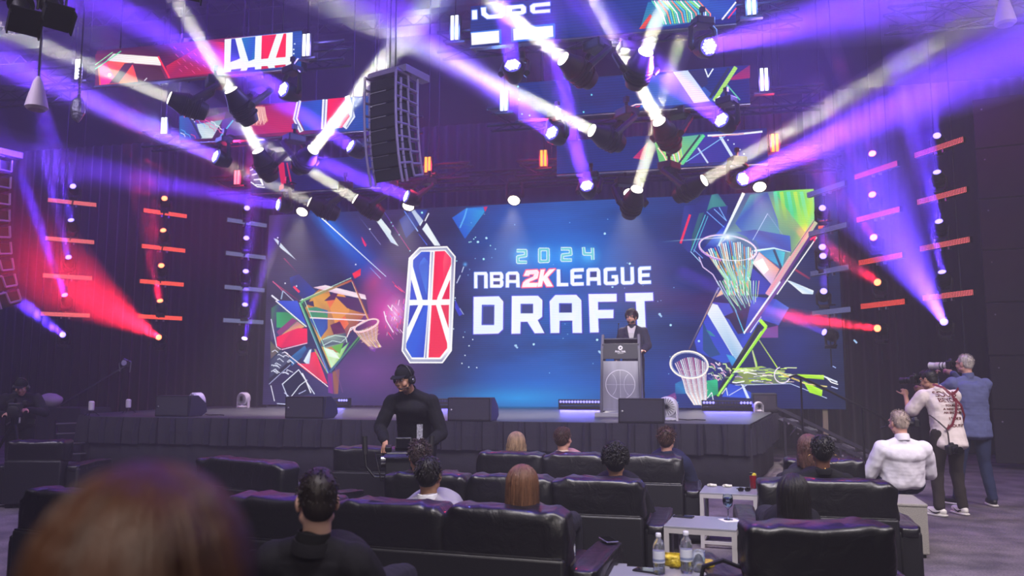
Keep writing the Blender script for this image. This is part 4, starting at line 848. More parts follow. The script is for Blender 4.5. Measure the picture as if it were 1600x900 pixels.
for s, mt, gc, l, k in strs:
    p = atY(*s); h = .31*k; e = empty('strobe_lamp', l, 'light', p, 0, 'double strobe lamps beside the banners')
    G().box((0, .06, 0), (.16, .1, h+.03)).obj('housing', BLKM, e)
    for q in (-1, 1): G().box((q*.034, .005, 0), (.044, .02, h)).obj('light_tube', mt, e)
    G().box((0, .06, -h/2-.03), (.3, .08, .03)).obj('bracket', BLKM, e); G().cyl((0, .06, h/2), (0, .06, 10.5-p.z), .012, n=6).obj('hanging_rod', BLKM, e)
    L = bpy.data.lights.new('strobe_light', 'POINT'); L.color = gc; L.energy = 90; L.shadow_soft_size = .1; o = bpy.data.objects.new('strobe_light', L); COL.objects.link(o); o.location = p+V((0, -.12, 0))
# ================================================================ SIDE LIGHT COLUMNS
def column(bars, heads, D, mt, labelside, barcol, tints, gname, hemit):
    """bars: list of ((x0,y0),(x1,y1)); heads: list of (x,y,dx,dy,colour,energy,angle)"""
    ends = []
    for k, ((xa, ya), (xb, yb)) in enumerate(bars):
        # the bar is 1 m long; depth of the right end follows from the slope seen
        a = atY(xa, ya, D); best = None
        for t in range(-60, 61, 2):
            w = V((cos(radians(t)), sin(radians(t)), 0)); b = a+w*1.0; z = (b-CP).dot(FW); px = 800+F*(b-CP).dot(RT)/z; py = 450-F*(b-CP).dot(UP)/z
            er = abs(px-xb)+abs((py-ya)-(yb-ya))*2
            if best is None or er < best[0]: best = (er, t)
        ends.append((a, best[1]))
    ang = radians(sorted(t for a, t in ends)[len(ends)//2]); xs_ = [a.x for a, t in ends]
    ax = sum(xs_)/len(xs_)
    w = V((cos(ang), sin(ang), 0)); nrm = V((sin(ang), -cos(ang), 0))
    tcol = empty('light_column', labelside, 'rigging', (ax+w.x*.5-nrm.x*.12, D+w.y*.5-nrm.y*.12, 0), ang, 'suspended columns of pixel bars')
    for q in (-.18, .18): G().cyl((q, 0, 1.75), (q, 0, 10.5), .012, n=6).obj('cable', TR, tcol)
    for a, t in ends:
        G().box((0, .03, a.z), (.44, .04, .06)).obj('cross_bar', TR, tcol)
    for k, (a, t) in enumerate(ends):
        pos = ['topmost', 'second from the top', 'third from the top', 'lowest'][k]
        e = empty('pixel_bar', barcol[0]+' pixel bar, '+pos+' in the '+barcol[1], 'light', (ax, D, a.z), ang, gname)
        G().box((.5, .04, 0), (1.0, .06, .10)).obj('housing', BLKM, e)
        G().box((.5, .008, 0), (.99, .006, .085)).obj('diffuser', mt[0], e)
        g = G()
        for i in range(33): g.box((.01+i*.98/32, -.001, 0), (.007, .012, .09))
        for z in (-.022, 0, .022): g.box((.5, -.001, z), (.98, .012, .005))
        o = g.obj('louvre_grid', mt[1], e); o['kind'] = 'stuff'
        for q in (.42, .58): G().box((q, .04, -.07), (.03, .05, .05)).obj('clamp', ALU, e)
    for k, (x, y, dx, dy, dD, c, en, an) in enumerate(heads):
        Y0 = D-.38; an *= (.62 if an < 10 else .85); p0 = atY(x, y, Y0); p1 = atY(x+dx, y+dy, Y0+min(dD, -1)*1.3); d = (p1-p0).normalized()
        lens = {'b': LB, 'r': LR, 'v': LV}[c]; cc = {'b': BLUE, 'r': RED, 'v': PUR}[c]
        rank = ['top', 'second', 'third', 'fourth', 'bottom'][k]; cn = {'b': 'blue', 'r': 'red', 'v': 'violet'}[c]
        mh = moving_head('beam', p0, d, lens, .55, 'small '+cn+' beam lamp, '+rank+' of five in the '+barcol[1], 'small beam lamps hung in the side columns', .062, hang=False)
        bp = mh.location; Rm = Matrix.Rotation(-mh.rotation_euler.z, 3, 'Z'); G().cyl((0, 0, 0), Rm @ (V((tcol.location.x, tcol.location.y, bp.z))-bp), .016, n=6).obj('mounting_arm', TR, mh)
        beam(p0+d*.04, d, cc, en*(3500 if c != 'b' else 8000)*max(1, 7/an)**2, an, .055)
        haze_cone(p0, d, 3.2 if an < 10 else 6, .055, an*1.03, .12 if an < 10 else .04, 'hazy '+cn+' beam from the '+rank+' lamp of the '+barcol[1], 'haze cones added beside the stage')
PR = (glow('bar_pink', 'ff7878', 1.5), mat('bar_grid_red', '80202c', .6)); PO = (glow('bar_orange', 'ff5a44', 2.2), mat('bar_grid_red', '80202c', .6)); PG = (glow('bar_grey', 'a4acdc', .8), mat('bar_grid_grey', '5a6490', .6))
column([((75, 312), (152, 320)), ((71, 372), (149, 378)), ((65, 430), (144, 435)), ((63, 490), (142, 494))],
 [(114, 291, -22, -55, -1, 'b', .5, 6), (111, 344, -30, -110, -1, 'b', .8, 5), (107, 402, -50, -200, -2, 'b', 1.0, 5), (101, 461, -85, -230, -2, 'b', 1.6, 6), (98, 523, -98, -75, -3, 'b', 1.7, 6)], 15.2, PR, 'hanging column of pink red pixel bars at the far left', ('pink red', 'far left column'), 'b', 'pixel bars of the far left column', 1)
column([((226, 328), (293, 337)), ((221, 384), (289, 390)), ((218, 439), (288, 444)), ((215, 494), (285, 499))],
 [(257, 310, -10, -60, -1, 'r', .25, 4), (255, 360, -20, -100, -1, 'r', .3, 4), (252, 415, -28, -180, -2, 'r', 1.4, 5), (250, 470, -50, -240, -2, 'r', 2.4, 7), (248, 527, -180, -110, -4, 'r', 6.5, 15)], 15.6, PO, 'hanging column of orange red pixel bars, second from the left', ('orange red', 'second column from the left'), 'r', 'pixel bars of the second left column', 1)
column([((354, 343), (414, 349)), ((353, 395), (414, 400)), ((351, 448), (412, 453)), ((350, 500), (411, 504))],
 [(386, 325, 5, -60, 0, 'b', .2, 4), (385, 372, 6, -90, 0, 'b', .3, 4), (384, 424, 8, -100, 0, 'b', .6, 4), (383, 476, 12, -120, 0, 'b', .9, 4), (382, 529, 55, -190, -1, 'v', 1.5, 8)], 16.0, PG, 'hanging column of pale grey pixel bars left of the video wall', ('pale grey', 'column left of the video wall'), 'b', 'pixel bars left of the video wall', 1)
column([((1262, 305), (1300, 293)), ((1263, 366), (1302, 354)), ((1266, 428), (1304, 418)), ((1268, 490), (1306, 481))],
 [(1285, 325, 5, -60, 0, 'b', .1, 4), (1285, 386, 6, -60, 0, 'b', .1, 4), (1286, 400, 6, -60, 0, 'b', .1, 4), (1287, 455, 6, -60, 0, 'b', .2, 4), (1288, 519, -170, -70, -1, 'b', .5, 6)], 15.6, PG, 'hanging column of pale grey pixel bars before the right screen edge', ('pale grey', 'column before the right screen edge'), 'b', 'pixel bars before the right screen edge', 1)
column([((1335, 277), (1380, 262)), ((1338, 344), (1385, 331)), ((1341, 411), (1389, 400)), ((1344, 479), (1393, 471))],
 [(1363, 240, -30, -80, -1, 'r', .15, 5), (1363, 304, -40, -80, -1, 'r', .25, 5), (1365, 371, -100, -120, -2, 'r', .8, 6), (1371, 441, -110, -75, -2, 'r', 2.4, 6), (1371, 513, -150, -20, -2, 'r', 2.2, 6)], 15.0, PO, 'hanging column of orange red pixel bars right of the video wall', ('orange red', 'column right of the video wall'), 'r', 'pixel bars of the middle right column', 1)
column([((1430, 243), (1488, 226)), ((1433, 316), (1491, 302)), ((1436, 389), (1495, 380)), ((1439, 466), (1499, 460))],
 [(1464, 212, -10, -80, -1, 'b', .5, 5), (1464, 269, -30, -150, -1, 'b', .9, 5), (1467, 346, -38, -150, -1, 'b', 1.1, 6), (1472, 425, -48, -200, -1, 'b', 1.5, 6), (1475, 503, -150, -260, -4, 'b', 5.5, 13)], 14.6, PR, 'hanging column of pink red pixel bars at the far right', ('pink red', 'far right column'), 'b', 'pixel bars of the far right column', 1)

# ================================================================ SPEAKER ARRAYS
def line_array(px, py, D, n, label, w=.78, h=.29, rz=0, d=.5):
    top = atY(px, py, D); e = empty('speaker_array', label, 'speaker', top, rz, None)
    CB = mat('array_black', '07070c', .7, noise_s=40, amt=.2); SM = mat('array_steel', '8a80a8', .5, .3)
    g = G().box((0, .1, .06), (w, d, .07)); g.box((w/2, .3, .1), (.14, .5, .10)); g.obj('fly_frame', SM, e, bevel=.005)
    y, z, th = 0, 0, 0
    for i in range(n):
        th += radians(.6+.42*i) if i else 0
        R = Matrix.Rotation(th, 3, 'X'); c = V((0, y, z))+R @ V((0, d/2, -h/2)); 
        cab = G().prism([(-d/2, -h*.47), (-d/2, h*.47), (d/2, h*.36), (d/2, -h*.36)], lambda a, b, q: R @ V((q, a, b)), -w/2, w/2).obj('cabinet', CB, e, bevel=.006, loc=c)
        G().box(R @ V((0, -d/2-.006, 0)), (w*.96, .012, h*.8), R).obj('grille', mat('array_grille', '0a0a10', .7, bump=.5, bs=220), cab)
        for zz in (.47,): G().box(R @ V((-.1, -d/2-.016, h*zz)), (w*.55, .01, .008), R).obj('seam_strip', ALU, cab) if i else None
        for s in (-1, 1):
            g = G()
            for (a, b), (c2, d2) in (((-.24, -.12), (-.24, .12)), ((-.24, .12), (0, .12)), ((0, .12), (.02, -.06)), ((.02, -.06), (.2, -.06)), ((.2, -.06), (.2, .13)), ((-.14, -.12), (-.14, .04))):
                g.cyl(R @ V((s*(w/2+.02), a, b)), R @ V((s*(w/2+.02), c2, d2)), .018, n=6)
            g.obj('rigging_bracket', SM, cab)
        nx = V((0, y, z))+R @ V((0, 0, -h*1.01)); y, z = nx.y, nx.z
    for s in (-1, 1): G().cyl((s*w*.1+w*.1, .1, .1), (s*w*.05+w*.1, .1, 10.5-top.z), .012, n=6).obj('hoist_chain', BLKM, e)
    return e
line_array(601, 122, 9.6, 8, 'tall curved black speaker array hanging left of centre', .50, .170, radians(-20), .30)
line_array(-34, 244, 10.5, 9, 'speaker array cut off by the left edge of the picture', .42, .28, radians(-18), .4)
# unlit profile lamps at the top left corner
def profile_lamp(px, py, D, tx, ty, label, l=.5):
    p = atD(px, py, D); q = atD(tx, ty, D-.3); d = (q-p).normalized(); e = empty('profile_lamp', label, 'light', p, 0, 'unlit profile lamps at the top left')
    d3 = d; g = G().lathe([(.04, -l*.9), (.1, -l*.85), (.11, -l*.45), (.075, -l*.4), (.075, 0), (.09, 0), (.095, .06)], (0, 0, 0), d3, 18); g.obj('barrel', BODY, e, smooth='auto')
    a = basis(d3); G().box(d3*.08, (.24, .02, .24), a).obj('colour_frame', BODY, e); 
    for s in (-1, 1): G().box(d3*.10+a @ V((s*.12, .04, 0)), (.012, .1, .2), a).obj('barn_door', BODY, e)
    G().tube([a @ V((-.13, -l*.45, 0)), a @ V((-.14, -l*.45, 0))+V((0, 0, .22)), a @ V((.14, -l*.45, 0))+V((0, 0, .22)), a @ V((.13, -l*.45, 0))], .012).obj('yoke', BODY, e)
    G().cyl(V((0, 0, .2))-d3*l*.45, V((0, 0, 10.5-p.z))-d3*l*.45, .02, n=6).obj('hanging_rod', BODY, e)
profile_lamp(36, 26, 7.0, 44, 70, 'unlit black profile lamp in the top left corner, left one'); profile_lamp(86, 20, 7.2, 104, 60, 'unlit black profile lamp in the top left corner, right one')
profile_lamp(293, -26, 7.6, 297, 14, 'unlit black profile lamp cut off by the top edge above the upper left banner')
def par_can(px, py, D, label):
    p = atD(px, py, D); e = empty('scoop_lamp', label, 'light', p, 0, 'small pale hanging lamps')
    G().lathe([(.02, .36), (.05, .3), (.1, .1), (.12, 0), (.09, -.03)], n=16).obj('shade', mat('lamp_shade_pale', 'b8a8b8', .6), e, smooth='auto'); G().cyl((0, 0, .36), (0, 0, 10.5-p.z), .012, n=6).obj('hanging_cable', TR, e)
par_can(57, 168, 9, 'small pale lamp hanging at the upper left edge'); par_can(1571, 36, 9.5, 'small pale lamp hanging at the top right edge')
# crumpled silver hanging hardware
def hardware(px, py, D, label):
    p = atD(px, py, D); e = empty('chain_bag', label, 'rigging', p, 0, 'silver chain bags of the hoists')
    def fn(q): return q*(1+.22*noise.noise(q*9+V((px, 0, 0))))
    G().ell((0, 0, 0), (.1, .09, .2), nu=14, nv=10, fn=fn).obj('bag', mat('silver_cloth', '8a88a0', .35, .7, bump=.8, bs=30), e)
    g = G()
    for i in range(9): g.lathe([(.018, -.02), (.025, 0), (.018, .02)], (.0, 0, .2+i*.05), n=6)
    g.obj('chain', ALU, e); G().cyl((0, 0, .6), (0, 0, 10.5-p.z), .01, n=6).obj('hoist_line', TR, e)
hardware(122, 170, 11.6, 'silver chain bag hanging under the leftmost strobe')
# black acoustic panels at the right
pw = empty('acoustic_wall', 'wall of wide black panels with horizontal joints at the right edge', 'panel wall', (5.15, 15.4, 0), radians(-12))
for r in range(7):
    for c in range(3): G().box((.9+c*1.8, 0, .55+r*.92), (1.785, .08, .9)).obj('acoustic_panel', mat('panel_black', '1a181f', .8, noise_s=4, amt=.2), pw, bevel=.012)
for r in range(7): G().ell((.14, -.045, .8+r*.92), (.014, .01, .014)).obj('stud', ALU, pw)
# ================================================================ FURNITURE
def leather_mat():
    M = mat('black_leather', '0b0b0f', .38, noise_s=0, spec=.6, coat=.12); nt = M.node_tree; b = nt.nodes['Principled BSDF']; L = nt.links.new
    tc = nt.nodes.new('ShaderNodeTexCoord'); n1 = nt.nodes.new('ShaderNodeTexNoise'); n1.inputs['Scale'].default_value = 6; n1.inputs['Detail'].default_value = 3; n1.inputs['Distortion'].default_value = 1.2
    n2 = nt.nodes.new('ShaderNodeTexVoronoi'); n2.inputs['Scale'].default_value = 160
    L(tc.outputs['Object'], n1.inputs[0]); L(tc.outputs['Object'], n2.inputs[0])
    b1 = nt.nodes.new('ShaderNodeBump'); b1.inputs['Strength'].default_value = .35; b1.inputs['Distance'].default_value = .03; b2 = nt.nodes.new('ShaderNodeBump'); b2.inputs['Strength'].default_value = .12; b2.inputs['Distance'].default_value = .004
    L(n1.outputs[0], b1.inputs['Height']); L(n2.outputs[0], b2.inputs['Height']); L(b1.outputs[0], b2.inputs['Normal']); L(b2.outputs[0], b.inputs['Normal']); return M
LEA = leather_mat(); LEF = mat('leather_flat', '101015', .48, spec=.5, bump=.15, bs=180)
def pillow(c, w, d, h, seed, puff=1.0):
    """leather cushion with pulled creases running from its ends"""
    g = G()
    def fn(p):
        u = p.x/(w/2); e = abs(u)**3
        k = .013*sin(38*p.z+7*u+seed)*e+.010*sin(30*u+19*p.y+9*p.z+seed*2)*(1-abs(u))*.6+.006*sin(17*u-34*p.z+seed)+.012*noise.noise(V((p.x*5+seed, p.y*9, p.z*14)))
        q = p.copy(); n = V((p.x*.2, p.y, p.z)); n = n.normalized() if n.length else n
        sag = -.012*(1-u*u)*.5 if p.z > 0 else 0
        return q+n*k+V((0, 0, sag))
    g.ell(c, (w/2, d/2, h/2), e=.30, nu=52, nv=26, fn=fn); return g
def sofa(label, l, r, n, H=.80, name='sofa', grp='black leather sofas seen from behind', arms=(1, 1), depth=.92, Hb=.56):
    a, b = atZ(l[0], l[1], H), atZ(r[0], r[1], H); a.z = b.z = 0; W_ = (b-a).length; rz = atan2(b.y-a.y, b.x-a.x)
    o = (a+b)/2+V((sin(rz), -cos(rz), 0))*.0
    e = empty(name, label, 'sofa', o, rz, grp)
    G().box((0, .09, .05+(Hb-.05)/2), (W_, .18, Hb-.05)).obj('back_panel', LEF, e, bevel=.018, seg=3, smooth='auto')
    G().box((0, .09, Hb+.001), (W_-.03, .17, .012)).obj('piping', LEA, e, bevel=.005)
    G().box((0, .54, .2), (W_-.01, .74, .24)).obj('seat_base', LEF, e, bevel=.015)
    cw = W_/n
    for i in range(n):
        x = -W_/2+cw*(i+.5); sd = random.random()*20
        pillow(V((0, 0, 0)), cw*1.03, .27, H-Hb+.08, sd).obj('back_cushion', LEA, e, smooth=True, loc=(x, .15, (H+Hb)/2-.02))
        pillow(V((0, 0, 0)), cw, .66, .17, sd+3).obj('seat_cushion', LEA, e, smooth=True, loc=(x, .58, .375))
        pillow(V((0, 0, 0)), cw*.98, .2, .42, sd+5).obj('lumbar_cushion', LEA, e, smooth=True, loc=(x, .27, .58)) if 0 else None
    for s, on in zip((-1, 1), arms):
        if on:
            ar = G().box((s*(W_/2+.085), .52, .25), (.165, depth-.06, .44)).obj('armrest', LEF, e, bevel=.03, seg=3, smooth='auto')
            pillow(V((0, 0, 0)), .17, depth-.05, .09, s*4+1.0).obj('arm_pad', LEA, ar, smooth=True, loc=(s*(W_/2+.085), .52, .462))
    for sx in (-1, 1):
        for y in (.06, .86): G().box((sx*(W_/2-.06), y, .03), (.06, .06, .06)).obj('foot', BLKM, e)
    e['_w'] = W_; return e
SOF = {}
SOF[1] = sofa('black leather armchair at the far left in front of the camera operator', (8, 691), (97, 691), 1, .78, 'armchair', 'black leather armchairs')
SOF[2] = sofa('black leather sofa at the left bottom, partly behind the blurred brunette head', (22, 769), (300, 792), 2, .80)
SOF[3] = sofa('black leather armchair just right of the blurred brunette head', (300, 716), (433, 727), 1, .80, 'armchair', 'black leather armchairs')
SOF[4] = sofa('long black leather sofa in the front row at the bottom centre', (350, 778), (880, 806), 3, .80)
SOF[5] = sofa('long black leather sofa in the second row, centre', (597, 742), (1003, 755), 3, .80)
SOF[6] = sofa('long black leather sofa in the third row, nearest the stage at centre', (743, 709), (1066, 716), 3, .80)
SOF[7] = sofa('black leather armchair in front of the standing camera operator', (519, 701), (664, 703), 1, .80, 'armchair', 'black leather armchairs')
SOF[8] = sofa('black leather armchair at right behind the woman with hoop earrings', (1228, 719), (1352, 722), 1, .80, 'armchair', 'black leather armchairs')
SOF[9] = sofa('wide black leather armchair at right beside the grey ottoman', (1188, 752), (1403, 758), 1, .80)
SOF[10] = sofa('black leather armchair at the bottom right edge, nearest the camera', (1172, 827), (1404, 829), 1, .80)
p = atZ(1458, 873, 0)
ot = empty('ottoman', 'light grey fabric ottoman under the man in the white shirt', 'ottoman', (p.x-.34, p.y+.3, 0), radians(-3))
OTM = mat('ottoman_fabric', '8c8880', .9, noise_s=120, amt=.18, bump=.3, bs=200)
G().box((0, 0, .235), (.66, .6, .41)).obj('body', OTM, ot, bevel=.012); G().box((0, 0, .445), (.67, .61, .03)).obj('seat_pad', OTM, ot, bevel=.012, seg=3)
for sx in (-1, 1):
    for sy in (-1, 1): G().box((sx*.28, sy*.25, .015), (.05, .05, .03)).obj('foot', BLKM, ot)
# ---------------------------------------------------------------- side tables
TBW = mat('table_frame', 'a8a4a4', .5, noise_s=12, amt=.06); TBT = mat('table_top', '8a8a94', .22, spec=.7)
def side_table(label, fl, fr, depth=.5, z=.5, w=None, rail=True):
    a, b = atZ(fl[0], fl[1], z), atZ(fr[0], fr[1], z); rz = atan2(b.y-a.y, b.x-a.x); W_ = w or (b-a).length
    e = empty('side_table', label, 'table', (a.x, a.y, 0), rz, 'square pale metal side tables')
    t = .035
    G().box((W_/2, depth/2, z-.008), (W_, depth, .016)).obj('table_top', TBT, e, bevel=.003)
    g = G()
    for y in (t/2, depth-t/2): g.box((W_/2, y, z-.016-t/2), (W_, t, t))
    for x in (t/2, W_-t/2): g.box((x, depth/2, z-.016-t/2), (t, depth-2*t, t))
    g.obj('apron', TBW, e)
    for x in (t/2, W_-t/2):
        for y in (t/2, depth-t/2): G().box((x, y, (z-.05)/2), (t, t, z-.05)).obj('leg', TBW, e)
    if rail:
        g = G()
        for x in (t/2, W_-t/2): g.box((x, depth/2, .05), (t*.8, depth-2*t, .025))
        g.box((W_/2, depth-t/2, .05), (W_-2*t, t*.8, .025)); g.box((W_/2, t/2, .05), (W_-2*t, t*.8, .025)); g.obj('stretcher', TBW, e)
    return e
T1 = side_table('pale metal side table with the red drink, further from the camera', (1093, 769), (1183, 773), .5)
T2 = side_table('pale metal side table carrying the water goblet', (1037, 821), (1151, 828), .5)
a = atZ(962, 878, .5)
T3 = side_table('pale side table at the bottom edge holding two water bottles', (948, 905), (1112, 915), .32)
T4 = side_table('low dark table edge beyond the front sofa arm, under a bottle', (880, 897), (925, 899), .34, .40, .36)
tag(T4, 'low side table beyond the right arm of the front row sofa', 'table', 'square pale metal side tables')
T5 = side_table('low side table between the two armchairs left of centre', (541, 792), (603, 795), .42, .40)
GLS = mat('clear_glass', 'e8f0f4', .03, trans=1)
def glass_table(label, px, py, w, d, z=.5, rz=0):
    p = atZ(px, py, z); e = empty('glass_table', label, 'table', (p.x, p.y, 0), rz, 'low glass coffee tables')
    G().box((0, d/2, z-.006), (w, d, .012)).obj('glass_top', mat('dark_glass', '30303c', .06, spec=.9), e, bevel=.002)
    for x in (-1, 1):
        for y in (.03, d-.03): G().box((x*(w/2-.03), y, (z-.012)/2), (.025, .025, z-.012)).obj('leg', ALU, e)
glass_table('low glass table between the second and third sofa rows', 882, 748, .5, .42, .5); glass_table('low glass table just left of the blonde woman in the front row', 770, 797, .4, .3, .45)
# ---------------------------------------------------------------- things on the tables
PET = mat('bottle_plastic', 'eef4f8', .05, trans=.92); WAT = mat('bottle_water', 'd8e4f0', .02, trans=1); LAB = mat('bottle_label', 'c8ccd8', .5); LAB2 = mat('label_print', '7a86a8', .5)
def bottle(label, px, py, z, h=.215):
    p = atZ(px, py, z); e = empty('water_bottle', label, 'bottle', (p.x, p.y, z), random.random()*3, 'clear plastic water bottles'); s = h/.215
    G().lathe([(r*s, zz*s) for r, zz in [(.026, 0), (.031, .006), (.032, .03), (.0300, .035), (.032, .04), (.030, .048), (.032, .055), (.032, .13), (.031, .15), (.024, .172), (.0135, .186), (.0125, .195), (.0125, .2)]], n=24).obj('body', PET, e, smooth='auto')
    G().lathe([(r*s, zz*s) for r, zz in [(.024, .003), (.029, .008), (.029, .11), (.0285, .112)]], n=20).obj('water', WAT, e, smooth='auto')
    G().lathe([(.0326*s, .062*s), (.0328*s, .065*s), (.0328*s, .12*s), (.0326*s, .123*s)], n=24).obj('label', LAB, e, smooth='auto')
    G().lathe([(.0331*s, .07*s), (.0331*s, .082*s)], n=24).obj('label_band', LAB2, e, smooth='auto')
    G().lathe([(.0145*s, .194*s), (.015*s, .196*s), (.015*s, .212*s), (.013*s, .215*s)], n=18).obj('cap', mat('cap_white', 'd8d8e4', .4), e, smooth='auto')
bottle('left water bottle of the two on the table at the bottom edge', 1030, 897, .5); bottle('right water bottle on the bottom edge table, beside the clear cup', 1073, 895, .5, .22); bottle('water bottle standing alone beyond the front sofa arm', 891, 884, .40)
def on(px, py, z): p = atZ(px, py, z); return (p.x, p.y, z)
e = empty('plastic_cup', 'clear plastic cup beside the right bottle on the bottom edge table', 'cup', on(1092, 893, .5)); G().lathe([(.028, 0), (.030, .004), (.040, .11), (.042, .112), (.039, .112), (.028, .006)], n=22).obj('cup_wall', PET, e, smooth='auto')
e = empty('snack_bag', 'crumpled yellow snack bag between the two bottles', 'bag', on(1052, 886, .5))
def fb(q): return q*(1+.28*noise.noise(q*28))
G().ell((0, 0, .035), (.055, .03, .034), e=.6, nu=24, nv=14, fn=fb).obj('bag', mat('snack_yellow', 'b8a020', .35, .2, noise_s=30, amt=.4, bump=.5, bs=60), e); G().box((0, 0, .072), (.1, .008, .012)).obj('sealed_edge', mat('snack_yellow', 'b8a020'), e)
e = empty('snack_bag', 'small yellow wrapper lying right of the clear cup', 'bag', on(1104, 886, .5)); G().ell((0, 0, .02), (.05, .04, .02), e=.6, nu=20, nv=12, fn=fb).obj('bag', mat('snack_yellow', 'b8a020'), e)
def phone(label, px, py, z, rz, grp='mobile phones lying about'):
    e = empty('mobile_phone', label, 'phone', on(px, py, z), rz, grp); G().box((0, 0, .005), (.075, .15, .009)).obj('body', DKP, e, bevel=.003, seg=3); G().box((0, 0, .0102), (.069, .143, .001)).obj('screen', mat('phone_glass', '08080c', .05, spec=.9), e); G().box((-.02, .052, .011), (.022, .022, .002)).obj('camera_bump', BLKM, e)
phone('dark phone on the table with the goblet', 1068, 808, .5, radians(75)); phone('dark phone lying flat on the bottom edge table', 1012, 893, .5, radians(70)); 
sr = SOF[4]; 
def arm_pt(k, s, y, z=.508):
    o = SOF[k]; w = o['_w']; R = rotz(o.rotation_euler.z); return o.location+R @ V((s*(w/2+.085), y, 0))+V((0, 0, z))
e = empty('mobile_phone', 'silver framed phone on the right arm of the front row sofa', 'phone', arm_pt(4, 1, .86, .512), radians(25), 'mobile phones lying about'); G().box((0, 0, .005), (.08, .16, .009)).obj('body', mat('phone_silver', '8a88a0', .3, .6), e, bevel=.003); G().box((0, 0, .0102), (.07, .15, .001)).obj('screen', mat('phone_glass', '08080c'), e)
# goblet with water
e = empty('water_goblet', 'stemmed water goblet on a paper napkin', 'glass', on(1138, 812, .503))
prof = [(.034, 0), (.034, .003), (.008, .008), (.0045, .02), (.0045, .075), (.012, .083), (.032, .105), (.038, .135), (.036, .165), (.031, .185), (.029, .185), (.034, .165), (.036, .135), (.030, .108), (.010, .088)]
G().lathe(prof, n=28).obj('glass', GLS, e, smooth='auto'); G().lathe([(.008, .09), (.029, .109), (.035, .135), (.034, .158), (.0335, .159)], n=24).obj('water', WAT, e, smooth='auto')
e = empty('paper_napkin', 'white paper napkin under the goblet', 'napkin', on(1140, 813, .5), .4); G().box((0, 0, .0012), (.13, .13, .002)).obj('sheet', mat('napkin_white', 'd8d4d4', .9), e)
e = empty('red_drink', 'tall glass of red drink with a lemon slice on the far side table', 'glass', on(1177, 764, .5)); G().lathe([(.030, 0), (.032, .003), (.036, .15), (.034, .15), (.029, .008)], n=22).obj('glass', GLS, e, smooth='auto')
G().lathe([(.027, .008), (.0325, .125), (.032, .126)], n=22).obj('drink', mat('drink_red', 'c01028', .15, emit=0, spec=.6), e, smooth='auto'); G().lathe([(.022, 0), (.022, .006)], (.012, -.008, .128), (.3, -.9, .3), 16).obj('lemon_slice', mat('lemon', 'd8c028', .5), e); G().lathe([(.02, 0), (.02, .02)], (-.01, .01, .13), (0, 0, 1), 6).obj('ice_cube', WAT, e)
e = empty('sunglasses', 'folded black sunglasses on the far side table', 'glasses', on(1163, 768, .5), .3)
for s in (-1, 1):
    G().ell((s*.033, 0, .02), (.028, .006, .02), e=.7, nu=18, nv=10).obj('lens', mat('lens_black', '060608', .1), e, smooth=True); G().tube([(s*.062, 0, .03), (s*.06, .04, .02), (-s*.02, .06, .008)], .003).obj('temple', BLK, e)
G().tube([(-.008, 0, .026), (0, 0, .03), (.008, 0, .026)], .003).obj('bridge', BLK, e)
for lx, ly, lab in ((1112, 760, 'crumpled paper at the left of the far side table'), (1136, 761, 'small crumpled wrapper in the middle of the far side table')):
    e = empty('crumpled_paper', lab, 'paper', on(lx, ly, .5)); G().ell((0, 0, .012), (.045, .03, .014), nu=16, nv=10, fn=lambda q: q*(1+.5*noise.noise(q*60))).obj('paper', mat('paper_cream', 'c8c8b0', .9), e)
e = empty('shopping_bag', 'soft black bag slumped between the bottom table and the right sofa', 'bag', (atD(1130, 898, 4.2).x, atD(1130, 898, 4.2).y, 0))
G().ell((0, 0, .26), (.26, .17, .26), e=.7, nu=36, nv=20, fn=lambda q: q*(1+.16*noise.noise(q*7))).obj('bag_body', mat('bag_black', '0c0c10', .7, bump=.6, bs=12), e, smooth=True)
G().tube([(-.12, 0, .47), (-.1, 0, .56), (0, -.02, .6), (.1, 0, .56), (.12, 0, .47)], .012).obj('bag_handle', BLK, e)
# ================================================================ AROUND THE STAGE
p = atZ(80, 720, 0)
DC = mat('drape_table', '201d28', .9, bump=.4, bs=6)
e = empty('draped_table', 'table covered with dark cloth beside the left stage steps', 'table', (p.x-.1, p.y+.4, 0), radians(-8))
g = G(); n = 60
for k, (z, f) in enumerate(((.98, 0), (.93, .012), (.5, .03), (.02, .05))):
    for i in range(n):
        t = 2*pi*i/n; c, s = cos(t), sin(t); r = 1/max(abs(c)/.8, abs(s)/.34); w = 1+f*sin(t*17)+f*1.2; g.v.append((c*r*w, s*r*w, z))
g.f = [(k*n+i, k*n+(i+1) % n, (k+1)*n+(i+1) % n, (k+1)*n+i) for k in range(3) for i in range(n)]+[tuple(range(n))]
g.obj('cloth', DC, e, smooth='auto')
q = atZ(85, 636, .98); h = empty('rolled_cloth', 'round white cloth bundle on the dark draped table', 'cloth', (q.x, p.y+.35, .98)); G().ell((0, 0, .13), (.24, .16, .14), nu=24, nv=14, fn=lambda v: v*(1+.12*noise.noise(v*9))).obj('bundle', mat('bundle_white', 'a8a0a8', .9, bump=.3, bs=12), h, smooth=True)
